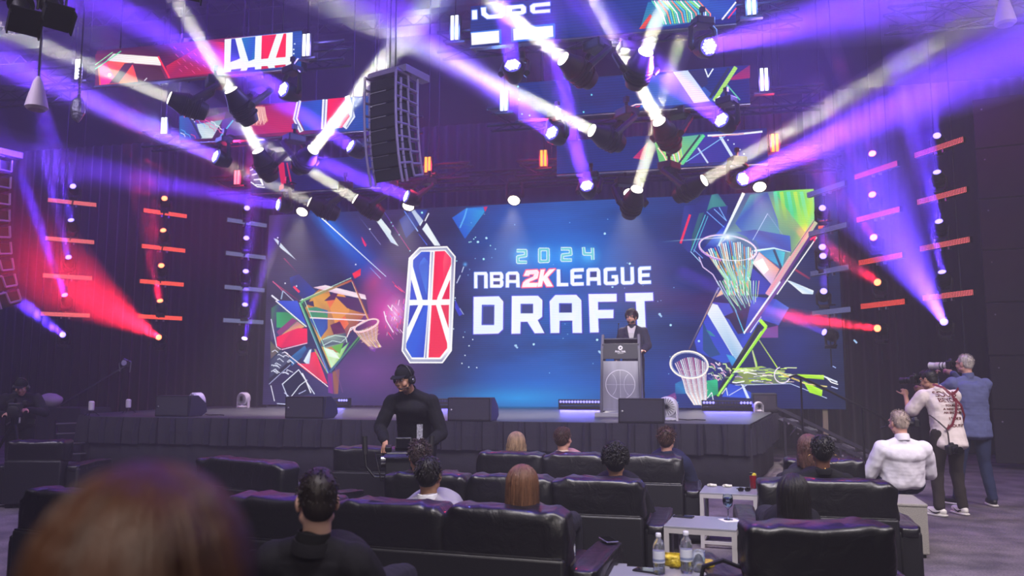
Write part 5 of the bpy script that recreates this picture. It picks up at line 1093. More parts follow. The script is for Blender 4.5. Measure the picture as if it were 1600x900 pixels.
# jib pole with a small light head
y = 13.6; a = atY(92, 634, y); b = atY(196, 572, y); foot = V((b.x, b.y, STAGE_Z if 0 else 0))
e = empty('camera_jib', 'thin slanted boom pole with a lamp head left of the stage', 'stand', (b.x-.1, y, 0))
def EL(v): return v-e.location
G().cyl(EL(a), EL(b), .014, n=8).obj('boom', ALU, e); G().cyl((0, 0, .1), EL(b+V((-.05, 0, -.05))), .016, n=8).obj('stand_pole', BLKM, e)
for k in range(3): G().cyl((0, 0, .5), (.45*cos(k*2.09+.5), .45*sin(k*2.09+.5), .012), .012, n=6).obj('leg', BLKM, e)
hd = EL(b); G().box(hd+V((.0, 0, .05)), (.16, .12, .12)).obj('lamp_head', DKP, e, bevel=.01); G().tube([hd+V((-.12, 0, -.1)), hd+V((-.14, 0, .05)), hd+V((-.03, 0, .14)), hd+V((.12, 0, .08)), hd+V((.1, 0, -.12))], .012).obj('yoke', ALU, e); G().lathe([(.05, 0), (.055, .02)], hd+V((.03, -.07, .06)), (0, -1, 0), 14).obj('lens', mat('lens_clear', 'b8b8c8', .1), e)
# left steps
p = atZ(115, 722, 0); q = atY(135, 652, FRONT_Y+.9)
e = empty('stage_steps', 'narrow lit steps at the left end of the stage', 'steps', (-10.40, 12.35, 0), radians(45))
TRD = mat('tread_edge', '8a8490', .4, .4)
for k in range(5):
    z = .155*(k+1); y = .0+.22*k
    G().box((-.05, y-.95, z-.02), (.75, .26, .035)).obj('tread', DKP, e); G().box((-.05, y-1.085, z-.008), (.75, .012, .014)).obj('nosing', TRD, e)
for s in (-1, 1): G().cyl((-.05+s*.37, -1.1, .08), (-.05+s*.37, -.02, .80), .03, n=6).obj('stringer', BLKM, e); G().cyl((-.05+s*.37, -1.0, 0), (-.05+s*.37, -1.0, .15), .02, n=6).obj('post', BLKM, e)
G().tube([(-.42, -1.1, .1), (-.42, -1.1, .95), (-.42, -.1, 1.75), (-.42, .05, 1.75)], .018, 8).obj('handrail', BLKM, e) if 0 else None
# right steps with handrail
x0, x1, ys = 1.60, 3.3, 14.45
e = empty('stage_steps', 'see-through metal steps with bolts leading off the right stage end', 'steps', (x0, ys, 0))
STM = mat('steps_metal', '4a4854', .4, .6)
for k in range(6):
    x = .12+.29*k; z = .80-.145*k
    G().box((x, .5, z), (.27, 1.0, .035)).obj('tread', STM, e, bevel=.004); G().box((x+.13, .5, z+.004), (.014, 1.0, .03)).obj('nosing', TRD, e)
for yy in (-.02, 1.02):
    g = G(); L = V((1.75, 0, -.875)); g.box((.875, yy, .42), (1.95, .02, .05), Matrix.Rotation(atan2(.875, 1.75), 3, 'Y')); g.box((.875, yy, .57), (1.95, .02, .04), Matrix.Rotation(atan2(.875, 1.75), 3, 'Y'))
    for k in range(6): x = .1+.3*k; z = .80-.15*k; g.cyl((x, yy, z-.22), (x+.15, yy, z-.03), .01, n=5)
    g.obj('stringer', STM, e)
    for k in range(7): G().lathe([(.016, 0), (.016, .012)], (.08+.28*k, yy-.012, .78-.14*k-.1*(k % 2)), (0, -1, 0), 8).obj('bolt', mat('bolt_bright', 'c8c4d0', .3, .8), e)
for x, zt in ((.02, .88), (.9, .45), (1.72, .05)): G().cyl((x, 0, 0), (x, 0, max(zt, .1)), .022, n=8).obj('leg', STM, e)
H = empty('handrail', 'black handrail sloping down beside the right stage steps', 'handrail', (x0, ys-.1, 0))
a = atY(1236, 588, ys-.1); b = atY(1345, 636, ys-.1); c = atY(1378, 652, ys-.1)
def HL(v): return v-H.location
G().tube([HL(atY(1233, 590, ys-.1)), HL(atY(1243, 586, ys-.1)), HL(atY(1262, 594, ys-.1)), HL(b), HL(c), HL(atY(1386, 660, ys-.1)), HL(atY(1384, 667, ys-.1)), HL(atY(1376, 669, ys-.1))], .02, 8).obj('rail', BLKM, H, smooth='auto')
for px in (1251, 1347):
    t = (px-1243)/(1378-1243); top = atY(px, 590+t*62-(2 if px < 1300 else 0), ys-.1); G().cyl((HL(top).x, 0, 0), HL(top), .018, n=8).obj('post', BLKM, H); G().box((HL(top).x, 0, .006), (.12, .1, .012)).obj('foot_plate', BLKM, H)
G().cyl(HL(atY(1247, 600, ys-.1))+V((0, 0, -.08)), HL(atY(1345, 650, ys-.1))+V((0, 0, -.15)), .008, n=6).obj('mid_rail', BLKM, H) if 0 else None
# ================================================================ PEOPLE
SKIN = {'fair': 'c09080', 'pale': 'c8a090', 'tan': 'b88a70', 'brown': '6a4636', 'olive': 'b08468'}
def skin(k): return mat('skin_'+k, SKIN[k], .55, noise_s=18, amt=.06, bump=.05, bs=120, spec=.4)
def cloth(name, col, rough=.9, bump=.35, bs=9): return mat('cloth_'+name, col, rough, noise_s=7, amt=.08, bump=bump, bs=bs, spec=.25)
def hairm(name, col, rough=.52): return mat('hair_'+name, col, rough, noise_s=34, amt=.35, bump=.35, bs=60, stretch=(1, 1, .16), spec=.45)
def hand_geo(g, w, d, pn, side, curl=.5, s=1.0, spread=.16, thumb=.8):
    """palm and five separate fingers; w wrist, d pointing direction, pn palm normal, side +1/-1 where the thumb leaves"""
    d = V(d).normalized(); pn = (V(pn)-d*V(pn).dot(d)).normalized(); x = d.cross(pn)*side; w = V(w)
    R = Matrix((x, d, -pn)).transposed()
    g.ell(w+d*.045*s, (.040*s, .052*s, .016*s), R, .8); g.cap(w-d*.01*s, w+d*.03*s, .026*s, .024*s)
    for k, (off, ln) in enumerate(((.030, .072), (.010, .080), (-.011, .074), (-.030, .058))):
        p = w+d*(.082-.006*abs(k-1))*s+x*off*s; a = (k-1.5)*-spread*.5; dd = (d*cos(a)+x*sin(a)).normalized(); r = (.0092, .0094, .0090, .0078)[k]*s
        for j, fr in enumerate((.45, .3, .25)):
            c = curl*(.55, 1.0, .8)[j]+k*.05*curl; q = (dd*cos(c)+pn*sin(c)).normalized(); nn = (pn*cos(c)-dd*sin(c)).normalized()
            p2 = p+q*ln*fr*s; g.cap(p, p2, r, r*.9, 8); r *= .9; p = p2; dd = q; pn_ = nn; pnk = nn
            pn, tmp = nn, pn
        pn = (V(pn)*0+(-(R @ V((0, 0, 1))))).normalized()
    p = w+d*.022*s+x*.030*s; dd = (d*.62+x*thumb+pn*.25).normalized(); r = .0115*s
    for ln in (.034, .030, .024):
        p2 = p+dd*ln*s; g.cap(p, p2, r, r*.92, 8); p = p2; r *= .9; dd = (dd+d*.35+pn*.18*curl).normalized()
def head_geo(g, c, R, s=1.0, face=True):
    c = V(c); E = lambda o, r, e=1: g.ell(c+R @ (V(o)*s), V(r)*s, R, e)
    E((0, -.008, .022), (.074, .094, .092)); E((0, .022, -.03), (.060, .070, .085)); E((0, .045, -.075), (.034, .036, .032)); E((0, -.045, -.02), (.062, .05, .065))
    for q in (-1, 1):
        E((q*.042, .058, -.03), (.024, .026, .026)); E((q*.052, .01, -.062), (.018, .034, .024)); E((q*.034, .074, .028), (.026, .016, .011))
    if face:
        g.cap(c+R @ (V((0, .086, .018))*s), c+R @ (V((0, .108, -.022))*s), .010*s, .014*s); E((-.011, .098, -.026), (.009, .011, .008)); E((.011, .098, -.026), (.009, .011, .008))
        E((0, .086, -.052), (.024, .012, .007)); E((0, .084, -.062), (.021, .012, .008)); E((0, .076, -.088), (.020, .016, .016))
def tufts(g, pts, ln, r, R, c, comb=(0, -.4, -.5), jit=.35, rs=None):
    rs = rs or random
    for p, n in pts:
        d = (n*.6+R @ V(comb)+V((rs.uniform(-jit, jit), rs.uniform(-jit, jit), rs.uniform(-jit, jit)))).normalized(); l = ln*rs.uniform(.6, 1.2)
        bend = (d+R @ V((0, 0, -.5))*.6).normalized(); g.tube([p-n*.004, p+d*l*.5, p+d*l*.5+bend*l*.5], [r, r*.8, r*.15], 4)
def hair_geo(kind, c, R, s, seed):
    rs = random.Random(seed); g = G(); c = V(c); E = lambda o, r, e=1: g.ell(c+R @ (V(o)*s), V(r)*s, R, e, 22, 14)
    if kind in ('short', 'messy', 'curly', 'crop', 'swept', 'fade', 'bob', 'long', 'pixie', 'wavy', 'hanging'):
        k = {'crop': .97, 'fade': .99, 'short': 1.03, 'swept': 1.05, 'messy': 1.08, 'curly': 1.10, 'pixie': 1.05, 'bob': 1.08, 'long': 1.07, 'wavy': 1.10, 'hanging': 1.07}[kind]
        E((0, -.014, .032), (.079*k, .096*k, .092*k))
        E((0, -.045, -.005), (.072*k, .062*k, .075*k)) if kind != 'fade' else E((0, -.05, -.012), (.066, .054, .07))
        if kind in ('swept', 'fade'): E((0, .035, .085), (.058, .058, .038)); E((.01, .02, .1), (.05, .07, .03))
        if kind in ('messy', 'short', 'curly'): E((0, .03, .08), (.062*k, .05*k, .04*k))
        if kind in ('bob', 'long', 'wavy', 'hanging'):
            bot = {'bob': -.15, 'long': -.34, 'wavy': -.24, 'hanging': -.42}[kind]; n = 6
            for i in range(n):
                z = .0+(bot-.0)*(i+1)/n; E((0, -.055-.02*(i/n), z), (.092+.012*sin(i*.8), .055, abs(bot)/n*1.25))
            for q in (-1, 1):
                for i in range(n): z = .01+(bot*.8)*(i+1)/n; E((q*(.078+.006*i/n), -.015, z), (.022, .045, abs(bot)/n*1.2))
    cap_n = len(g.v)
    return g, rs
def add_hair(kind, c, R, s, m_, parent, seed, col=None, curl=0):
    g, rs = hair_geo(kind, c, R, s, seed); c = V(c)
    o = g.obj('hair', m_, parent, remesh=.008*s if s < 1.05 else .007, sm=4)
    t = G(); pts = []
    N_ = {'crop': 260, 'fade': 260, 'short': 420, 'swept': 420, 'messy': 520, 'curly': 620, 'pixie': 420, 'bob': 320, 'long': 0, 'wavy': 0, 'hanging': 0}.get(kind, 300)
    for i in range(N_):
        ph = rs.uniform(0, 2*pi); z = rs.uniform(-.45, 1); 
        nrm = V((cos(ph)*sqrt(max(0, 1-z*z)), sin(ph)*sqrt(max(0, 1-z*z)), z))
        if nrm.y > .3 and nrm.z < .62: continue
        if nrm.y > .1 and nrm.z < -.05: continue
        k = 1.05
        pts.append((c+R @ (V((nrm.x*.079*k, nrm.y*.096*k-.014, nrm.z*.092*k+.032))*s), R @ nrm))
    if kind == 'curly':
        for p, n in pts:
            a = n.orthogonal().normalized(); b = n.cross(a); r0 = rs.uniform(.006, .011)*s; path = [p+n*(.002+.006*j)+(a*cos(j*1.4)+b*sin(j*1.4))*r0 for j in range(6)]; t.tube(path, [.005*s]*5+[.002], 4)
    elif pts:
        ln, rr, comb, j = {'crop': (.012, .0035, (0, -.3, -.4), .2), 'fade': (.012, .003, (0, -.4, -.6), .25), 'short': (.026, .004, (0, -.5, -.8), .35), 'swept': (.04, .006, (.2, -.9, .1), .35), 'messy': (.038, .0045, (.2, -.3, -.4), .8), 'pixie': (.026, .006, (0, -.5, -.8), .25), 'bob': (.05, .006, (0, -.3, -1.2), .2)}.get(kind, (.03, .005, (0, -.4, -.6), .3))
        tufts(t, pts, ln*s, rr*s, R, c, comb, j, rs)
    t2 = G()
    if kind in ('long', 'wavy', 'hanging', 'bob'):
        bot = {'bob': -.15, 'long': -.34, 'wavy': -.24, 'hanging': -.42}[kind]; wv = .012 if kind == 'wavy' else .003
        for i in range(430 if kind != 'bob' else 260):
            ph = rs.uniform(pi*.98, 2*pi*1.01) if rs.random() < .8 else rs.choice((rs.uniform(-.1, .35), rs.uniform(pi-.35, pi+.1)))
            st = rs.uniform(.02, .5); path = []
            for j in range(6):
                th = st+(1.62-st)*j/5; path.append(V((cos(ph)*sin(th)*.092, -.014+sin(ph)*sin(th)*.108, .03+cos(th)*.104)))
            e0 = path[-1].copy(); k = 7; f = rs.random()*6
            for j in range(1, k+1):
                q = j/k; path.append(V((e0.x*(1+.06*q)+wv*sin(f+q*11), e0.y*(1-.05*q)-.006*q+wv*cos(f+q*9), e0.z+(bot*rs.uniform(.98, 1.02)-e0.z+.0)*q)))
            (t2 if i % 5 == 0 else t).tube([c+R @ (p*(1.012 if i % 5 == 0 else rs.uniform(.985, 1.01))*s) for p in path], [.0042*s]*(len(path)-2)+[.003*s, .001], 4)
    if t2.v:
        lc = '%02x%02x%02x' % tuple(min(255, int(int(m_.name[5+k:7+k], 16)*1.12+6)) for k in (0, 2, 4)); o3 = t2.obj('hair_highlights', hairm(lc, lc), o, smooth=True); o3['kind'] = 'stuff'
    if t.v:
        o2 = t.obj('hair_strands', m_, o, smooth=True); o2['kind'] = 'stuff'
    return o
def fold_tex():
    t = bpy.data.textures.get('cloth_folds')
    if not t: t = bpy.data.textures.new('cloth_folds', 'CLOUDS'); t.noise_scale = .10; t.noise_depth = 1
    return t
def fold(o, st):
    md = o.modifiers.new('folds', 'DISPLACE'); md.texture = fold_tex(); md.strength = st; md.mid_level = .5; md.texture_coords = 'LOCAL'; return o
STAND = dict(pel=(0, 0, .95), chest=(0, 0, 1.27), neck=(0, 0, 1.47), head=(0, .02, 1.62), shL=(-.185, 0, 1.41), shR=(.185, 0, 1.41), elL=(-.24, -.03, 1.12), elR=(.24, -.03, 1.12), wrL=(-.24, .06, .88), wrR=(.24, .06, .88),
 hiL=(-.09, 0, .92), hiR=(.09, 0, .92), knL=(-.11, .02, .50), knR=(.11, .02, .50), anL=(-.12, -.01, .09), anR=(.12, -.01, .09), hdL=(0, .3, -1), hdR=(0, .3, -1), pnL=(1, 0, 0), pnR=(-1, 0, 0), look=(0, 1, 0), ftL=(-.1, 1, 0), ftR=(.1, 1, 0))
def sit_pose(hz, lean=0.0, seat=.47, legs=1):
    """seated figure whose head centre is at (0, .02, hz)"""
    nk = hz-.155; L = .52; s = min(nk-(seat+.09), L); b = sqrt(max(L*L-s*s, 0)); py = b*.9
    P = dict(pel=(0, py, seat+.10), chest=(0, py*.38, seat+.10+(nk-seat-.10)*.62), neck=(0, 0, nk), head=(0, .02, hz), shL=(-.18, .01, nk-.065), shR=(.18, .01, nk-.065), elL=(-.25, .10, nk-.30), elR=(.25, .10, nk-.30),
      wrL=(-.16, .32, nk-.36), wrR=(.16, .32, nk-.36), hiL=(-.09, py+.03, seat+.09), hiR=(.09, py+.03, seat+.09), knL=(-.13, py+.46, seat+.08), knR=(.13, py+.46, seat+.08), anL=(-.14, py+.50, .09), anR=(.14, py+.50, .09),
      hdL=(.3, 1, -.2), hdR=(-.3, 1, -.2), pnL=(0, -.2, -1), pnR=(0, -.2, -1), look=(0, 1, 0), ftL=(-.1, 1, 0), ftR=(.1, 1, 0)); return P
def person(label, loc, rz, P, hair=('short', '2a1c14'), sk='fair', top=('shirt', '303038'), bottom='202028', shoes='141414', s=1.0, sleeves='long', detail=.011, build=1.0, seed=1, collar=None, face=True, untucked=0, curl=.5, skirt_hem=None, group=None):
    e = empty('person', label, 'person', loc, rz, group); P = {k: V(v)*(s if k[:2] not in ('hd', 'pn', 'lo', 'ft') else 1) for k, v in P.items()}
    for q in ('shL', 'shR'): P[q] = P[q]+V((-P[q].x*.06, 0, -.022*s))
    SK_ = skin(sk); B = build
    look = P['look'].normalized(); R = basis(look); c = P['head']
    td = (P['neck']-P['pel']).normalized(); xs = (P['shR']-P['shL']).normalized(); TR_ = Matrix((xs, td.cross(xs).normalized(), td)).transposed()
    if TR_.determinant() < 0: TR_ = Matrix((xs, -td.cross(xs).normalized(), td)).transposed()
    tk = top[0]
    def torso(g, k, low=True, hem=0):
        # a dense run of flattened ellipsoids from hip to collar bone gives one smooth tapering trunk
        A0, A1, A2 = P['pel'], P['chest'], P['shL'].lerp(P['shR'], .5)-td*.045*s
        prof = [(0, .160, .112), (.2, .150, .106), (.42, .146, .102), (.65, .160, .110), (.85, .166, .110), (1.0, .140, .092)]
        for i in range(15):
            t = i/14; p = A0.lerp(A1, t/.62) if t < .62 else A1.lerp(A2, (t-.62)/.38)
            for (t0, w0, d0), (t1, w1, d1) in zip(prof, prof[1:]):
                if t0 <= t <= t1: f = (t-t0)/(t1-t0); w, d = w0+(w1-w0)*f, d0+(d1-d0)*f; break
            if k > .012: w = max(w, .156); d = max(d, .108)
            g.ell(p, ((w*B+k)*s, (d*B+k)*s, .085*s), TR_, .85)
        g.cap(P['shL'].lerp(P['shR'], .2)-td*.012*s, P['shR'].lerp(P['shL'], .2)-td*.012*s, (.050*B+k)*s, (.050*B+k)*s)
        for q in ('shL', 'shR'): g.cap(P['neck']-td*.005, P[q].lerp(P['neck'], .18)-td*.012*s, (.042+k*.6)*s, (.050+k)*s); g.cap(P['neck']-td*.03, P[q]-td*.02*s, (.046+k*.6)*s, (.054*B+k)*s)
        if k > .012: g.cap(P['neck']-td*.06*s, P['neck']-td*(.004 if k > .015 or tk == 'shirt' else .02)*s, (.060+k*.4)*s, (.060+k*.3)*s)
        if hem:
            for i in range(7): g.ell(A0-td*hem*s*i/6, ((.163*B+k+.008*i/6)*s, (.118*B+k+.012*i/6)*s, .06*s), TR_, .8)
    def arm(g, q, k, lo=1.0):
        g.cap(P['sh'+q], P['el'+q], (.054*B+k)*s, (.043*B+k)*s)
        if lo > 0: w = P['el'+q].lerp(P['wr'+q], lo); g.cap(P['el'+q], w, (.042*B+k)*s, (.042-(.042-.027)*lo+k)*s)
    def leg(g, q, k, lo=1.0):
        g.cap(P['hi'+q], P['kn'+q], (.086*B+k)*s, (.058+k)*s); g.cap(P['kn'+q], P['an'+q].lerp(P['kn'+q], 1-lo), (.056+k)*s, (.038+k*1.3)*s); g.cap(P['kn'+q], P['kn'+q].lerp(P['an'+q], .4), (.056+k)*s, (.052+k)*s)
    g = G(); torso(g, -.006); g.cap(P['neck']-td*.03, c+R @ V((0, -.02, -.05))*s, .058*s, .054*s); head_geo(g, c, R, s, face)
    for q in 'LR':
        arm(g, q, -.004); leg(g, q, -.006); g.cap(P['an'+q], P['an'+q]+P['ft'+q].normalized()*.13*s-V((0, 0, .045)), .036*s, .028*s)
        hand_geo(g, P['wr'+q], P['hd'+q], P['pn'+q], 1 if q == 'L' else -1, curl, s)
    body = g.obj('body', SK_, e, remesh=detail, sm=2 if detail < .008 else 3)
    for q in (-1, 1):
        ep = c+R @ (V((q*.074, -.004, -.008))*s); g = G(); g.ell(ep, (.010*s, .022*s, .033*s), R @ Matrix.Rotation(q*.35, 3, 'Z')); g.ell(ep+R @ (V((q*.006, .002, 0))*s), (.006*s, .014*s, .022*s), R); g.obj('ear', SK_, body, smooth=True)
        if face:
            G().ell(c+R @ (V((q*.031, .078, .008))*s), (.0135*s, .010*s, .0075*s), R).obj('eye', mat('eye_white', 'c8c0bc', .3), body, smooth=True)
            G().ell(c+R @ (V((q*.031, .0865, .008))*s), (.0055*s, .003*s, .0055*s), R).obj('iris', mat('iris_dark', '20140e', .2), body, smooth=True)
            G().tube([c+R @ (V((q*a, .088-.010*abs(a-.03)/.02, b))*s) for a, b in ((.014, .026), (.03, .031), (.046, .025))], .0026*s, 5).obj('eyebrow', hairm('brow_'+hair[1], hair[1]), body)
    if face: G().ell(c+R @ (V((0, .0955, -.056))*s), (.021*s, .005*s, .0065*s), R).obj('lips', mat('lips_'+sk, '9a5a54', .5), body, smooth=True)
    tk, tc = top; TM = cloth(tk+tc, tc)
    g = G(); k = {'suit': .024, 'shirt': .014, 'tee': .018, 'sweater': .018, 'knit': .014}.get(tk, .014); torso(g, k, hem=untucked)
    for q in 'LR': arm(g, q, k+.004, {'long': .97, 'short': 0, 'rolled': .45}[sleeves]) if sleeves != 'short' else g.cap(P['sh'+q], P['sh'+q].lerp(P['el'+q], .78), (.062*B+k)*s, (.056*B+k+.008)*s)
    FOLD = fold_tex()
    tp = g.obj({'suit': 'jacket', 'tee': 'tshirt', 'sweater': 'sweater'}.get(tk, 'shirt'), TM, e, remesh=max(detail, .008), sm=4)
    fold(tp, .022 if tk in ('shirt', 'tee') and k > .013 else .018)
    # collar
    cc = collar or tc; CM = cloth('collar'+cc, cc); nb = P['neck']+td*.012; cd_ = (c+R @ V((0, -.02, -.05))*s-P['neck']).normalized()
    ch = .034 if tk in ('suit', 'shirt', 'sweater') else .010; G().lathe([(.064*s, -.03), (.068*s, -.005), (.064*s, ch*s), (.059*s, (ch+.002)*s), (.060*s, -.03)], nb, cd_, 24).obj('collar', CM, tp, smooth='auto')
    if tk == 'suit' and collar:
        G().lathe([(.088*s, -.035), (.084*s, -.01), (.075*s, .012*s), (.070*s, .010*s), (.074*s, -.035)], nb, (cd_+TR_ @ V((0, -.25, 0))).normalized(), 24).obj('jacket_collar', TM, tp, smooth='auto')
    g = G(); g.ell(P['pel'], ((.158*B+.012)*s, (.11*B+.012)*s, .11*s), TR_)
    for q in 'LR': leg(g, q, .016, .97)
    fold(g.obj('trousers', cloth('trouser'+bottom, bottom), e, remesh=max(detail, .009), sm=3), .014)
    for q in 'LR':
        f = P['ft'+q].normalized(); a = P['an'+q]; g = G(); FR = basis(f); g.ell(a+f*.055*s+V((0, 0, -.035))*s, (.044*s, .135*s, .045*s), FR, .75); g.ell(a+f*.01*s+V((0, 0, .0)), (.044*s, .055*s, .06*s), FR)
        for i, v in enumerate(g.v):
            if v[2] < a.z-.075*s: g.v[i] = (v[0], v[1], a.z-.075*s)
        sh = g.obj('shoe', mat('shoe_'+shoes, shoes, .5), e, remesh=.01, sm=2)
        G().ell(a+f*.055*s+V((0, 0, -.074))*s, (.050*s, .142*s, .016*s), FR, .6).obj('sole', mat('sole_'+shoes, 'd0ccc4' if shoes != '141414' else '0c0c0c', .6), sh)
    if hair[0] != 'none': add_hair(hair[0], c, R, s, hairm(hair[1], hair[1]), body, seed)
    e['_'] = 0; del e['_']
    return e, P, R, c, body, tp
def seated(label, px, py, D, rz=0, lean=0, dl=(0, 1, 0), **k):
    """px, py: top of the head in the photograph; D: distance"""
    s = k.get('s', 1.0); q = atD(px, py, D); hz = q.z-.128*s; Pz = sit_pose(hz/s); Pz['look'] = dl
    k.setdefault('face', False)
    Rz = rotz(rz); off = Rz @ V((0, .02*s, 0)); return person(label, (q.x-off.x, q.y-off.y, 0), rz, Pz, **k)
# ---- seated guests, from the stage back to the camera
seated('guest with long wavy blonde hair in the third sofa row, leftmost there', 807, 675, 8.35, radians(6), hair=('wavy', '7a6248'), top=('knit', '7a8a3a'), sk='fair', seed=3)
seated('guest with brown hair, cream collar and dusty pink sweater', 880, 666, 8.4, radians(-8), hair=('short', '3a2416'), top=('sweater', 'a07a78'), collar='c8b8a0', sk='fair', seed=4, dl=(.25, 1, 0))
seated('guest with tousled brown hair and navy suit at the sofa end', 1041, 667, 8.3, radians(-4), hair=('messy', '40281a'), top=('suit', '1c2038'), collar='20243c', sk='fair', seed=5, dl=(.15, 1, -.05), build=1.08)
seated('guest with short black curly hair and black suit in the second row', 961, 694, 6.35, radians(0), hair=('curly', '0c0a0a'), top=('suit', '14141a'), collar='101014', sk='olive', seed=6, dl=(-.1, 1, 0), build=1.1)
seated('guest with messy dark brown hair and pale blue shirt in the second row, left', 655, 688, 6.45, radians(4), hair=('messy', '2a1c18'), top=('shirt', '8088a8'), sk='olive', seed=7, dl=(-.5, 1, -.1))
seated('guest with thick black hair and light grey jacket in the front row', 671, 711, 5.25, radians(2), hair=('short', '100c0c'), top=('suit', '8a8690'), collar='d8d8e0', sk='olive', seed=8, dl=(.05, 1, -.05), build=1.05)
seated('woman with straight auburn to blonde hair in the front row', 817, 727, 4.75, radians(-2), hair=('long', '523522'), top=('knit', '4a4448'), sk='fair', seed=9, s=1.02)
r2 = seated('man with cropped dark hair and black suit jacket, face turned left', 497, 731, 3.25, radians(4), hair=('fade', '1e1614'), top=('suit', '15141a'), collar='101014', sk='pale', seed=10, dl=(-.55, 1, -.05), build=1.12, s=1.02, face=True, detail=.008)
hoop = seated('woman with short black hair, gold hoop earrings and low neckline', 1283, 678, 6.35, radians(4), hair=('pixie', '0a0808'), top=('knit', '121216'), sk='brown', seed=11, s=1.0)
for q in (-1, 1):
    c_ = hoop[3]; G().tube([c_+V((q*.085, -.01, -.065))+V((q*.018*cos(t)*.3, .034*cos(t)*.2, .0))+V((.034*cos(t), 0, .034*sin(t))) for t in [2*pi*i/20 for i in range(21)]], .0018, 5).obj('hoop_earring', mat('gold', 'c8a860', .25, .9), hoop[0], smooth=True)
G().ell(hoop[1]['neck']+V((0, -.067, .02)), (.006, .004, .006)).obj('necklace_clasp', mat('gold', 'c8a860'), hoop[0])
seated('woman with brown hair mostly hidden behind the woman with hoop earrings', 1262, 679, 7.1, radians(0), hair=('bob', '4a3028'), top=('knit', '2a2a30'), sk='fair', seed=12)
seated('woman with long straight black hair in the right hand sofa', 1238, 741, 4.95, radians(-3), hair=('hanging', '0c0a0c'), top=('knit', '141418'), sk='olive', seed=13, s=1.02, dl=(-.1, 1, 0))
# man in the white shirt on the ottoman
q = atD(1408, 640, 7.75)
Pm = sit_pose(q.z-.128, seat=.46); Pm.update(pel=(0, .12, .57), chest=(0, .06, .86), neck=(-.01, .02, q.z-.28), head=(-.02, .07, q.z-.128), look=(-.35, 1, -.08), shL=(-.205, .04, q.z-.35), shR=(.195, .04, q.z-.35), elL=(-.29, .13, q.z-.62), elR=(.27, .16, q.z-.62), wrL=(-.17, .36, q.z-.62), wrR=(.15, .38, q.z-.64), hiL=(-.1, .14, .55), hiR=(.1, .14, .55), knL=(-.16, .56, .54), knR=(.16, .56, .54), anL=(-.17, .58, .09), anR=(.17, .58, .09))
wm = person('grey haired man in a white shirt sitting on the grey ottoman', (q.x, q.y-.05, 0), radians(4), Pm, hair=('crop', '98887c'), sk='fair', top=('shirt', 'd8d4dc'), bottom='202640', build=1.2, seed=14, face=True, detail=.009)
# ---- two photographers on the right
q = atZ(1488, 806, 0)
Pp = dict(STAND); Pp.update(chest=(.0, .03, 1.24), neck=(-.02, .10, 1.43), head=(-.05, .19, 1.55), look=(-.35, 1, -.28), shL=(-.19, .14, 1.38), shR=(.17, .05, 1.38), elL=(-.27, .28, 1.16), elR=(.22, .26, 1.16), wrL=(-.15, .48, 1.36), wrR=(.02, .36, 1.42), hdL=(.25, .5, .7), hdR=(-.7, .5, .35), pnL=(.3, .6, -.2), pnR=(-.4, .9, 0),
   hiL=(-.1, 0, .92), hiR=(.1, 0, .92), knL=(-.13, .05, .5), knR=(.14, .06, .5), anL=(-.16, 0, .09), anR=(.17, .03, .09), ftL=(-.35, 1, 0), ftR=(.1, 1, 0))
ph, PP, PR_, PC, PB, PT = person('young photographer in a white printed t-shirt with red camera straps, aiming left', (q.x, q.y, 0), radians(24), Pp, hair=('fade', '120e0e'), sk='olive', top=('tee', 'd8ccc8'), bottom='2e2826', shoes='d8d4cc', s=.985, sleeves='short', detail=.007, untucked=.16, seed=15, build=1.02, curl=.9)
def camera_body(name, label, loc, R, s=1.0, lens=.16, lens_mat=None, grp='photo cameras'):
    e = bpy.data.objects.new(name, None); COL.objects.link(e); e.matrix_world = Matrix.Translation(V(loc)) @ R.to_4x4(); tag(e, label, 'camera', grp)
    G().box((0, 0, 0), (.15*s, .06*s, .10*s)).obj('body', DKP, e, bevel=.012*s, seg=3); G().box((0, 0, .06*s), (.06*s, .05*s, .035*s), taper=.7).obj('prism_housing', DKP, e, bevel=.006); G().box((.062*s, .02*s, -.005), (.035*s, .06*s, .10*s)).obj('grip', DKP, e, bevel=.012)
    G().lathe([(.034*s, .02), (.036*s, .05*s), (.034*s, .055*s), (.040*s, .065*s), (.040*s, lens*s*.7), (.036*s, lens*s*.72), (.043*s, lens*s), (.036*s, lens*s+.002)], (0, 0, -.005), (0, 1, 0), 22).obj('lens', lens_mat or DKP, e, smooth='auto')
    for z in (.08, .12): G().lathe([(.0415*s, z*s), (.0425*s, z*s+.004), (.0415*s, z*s+.012)], (0, 0, -.005), (0, 1, 0), 22).obj('focus_ring', BLKM, e)
    G().box((-.04*s, -.033*s, -.005), (.07*s, .006, .06*s)).obj('screen', mat('phone_glass', '08080c'), e); G().cyl((.055*s, .015, .05*s), (.055*s, .015, .06*s), .009, n=10).obj('dial', ALU, e); return e
Rz = rotz(radians(24)); Lp = ph.location
hp = Lp+Rz @ PC; fd = (Rz @ PR_ @ V((0, 1, 0))); fd = V((fd.x, fd.y, 0)).normalized()
wl = Lp+Rz @ (PP['wrL'])
cm = hp+fd*.165+V((0, 0, -.0)); camera_body('photo_camera', 'black camera held at the eye of the photographer in the white t-shirt', cm, basis(fd+V((0, 0, -.05))), 1.0, .19)
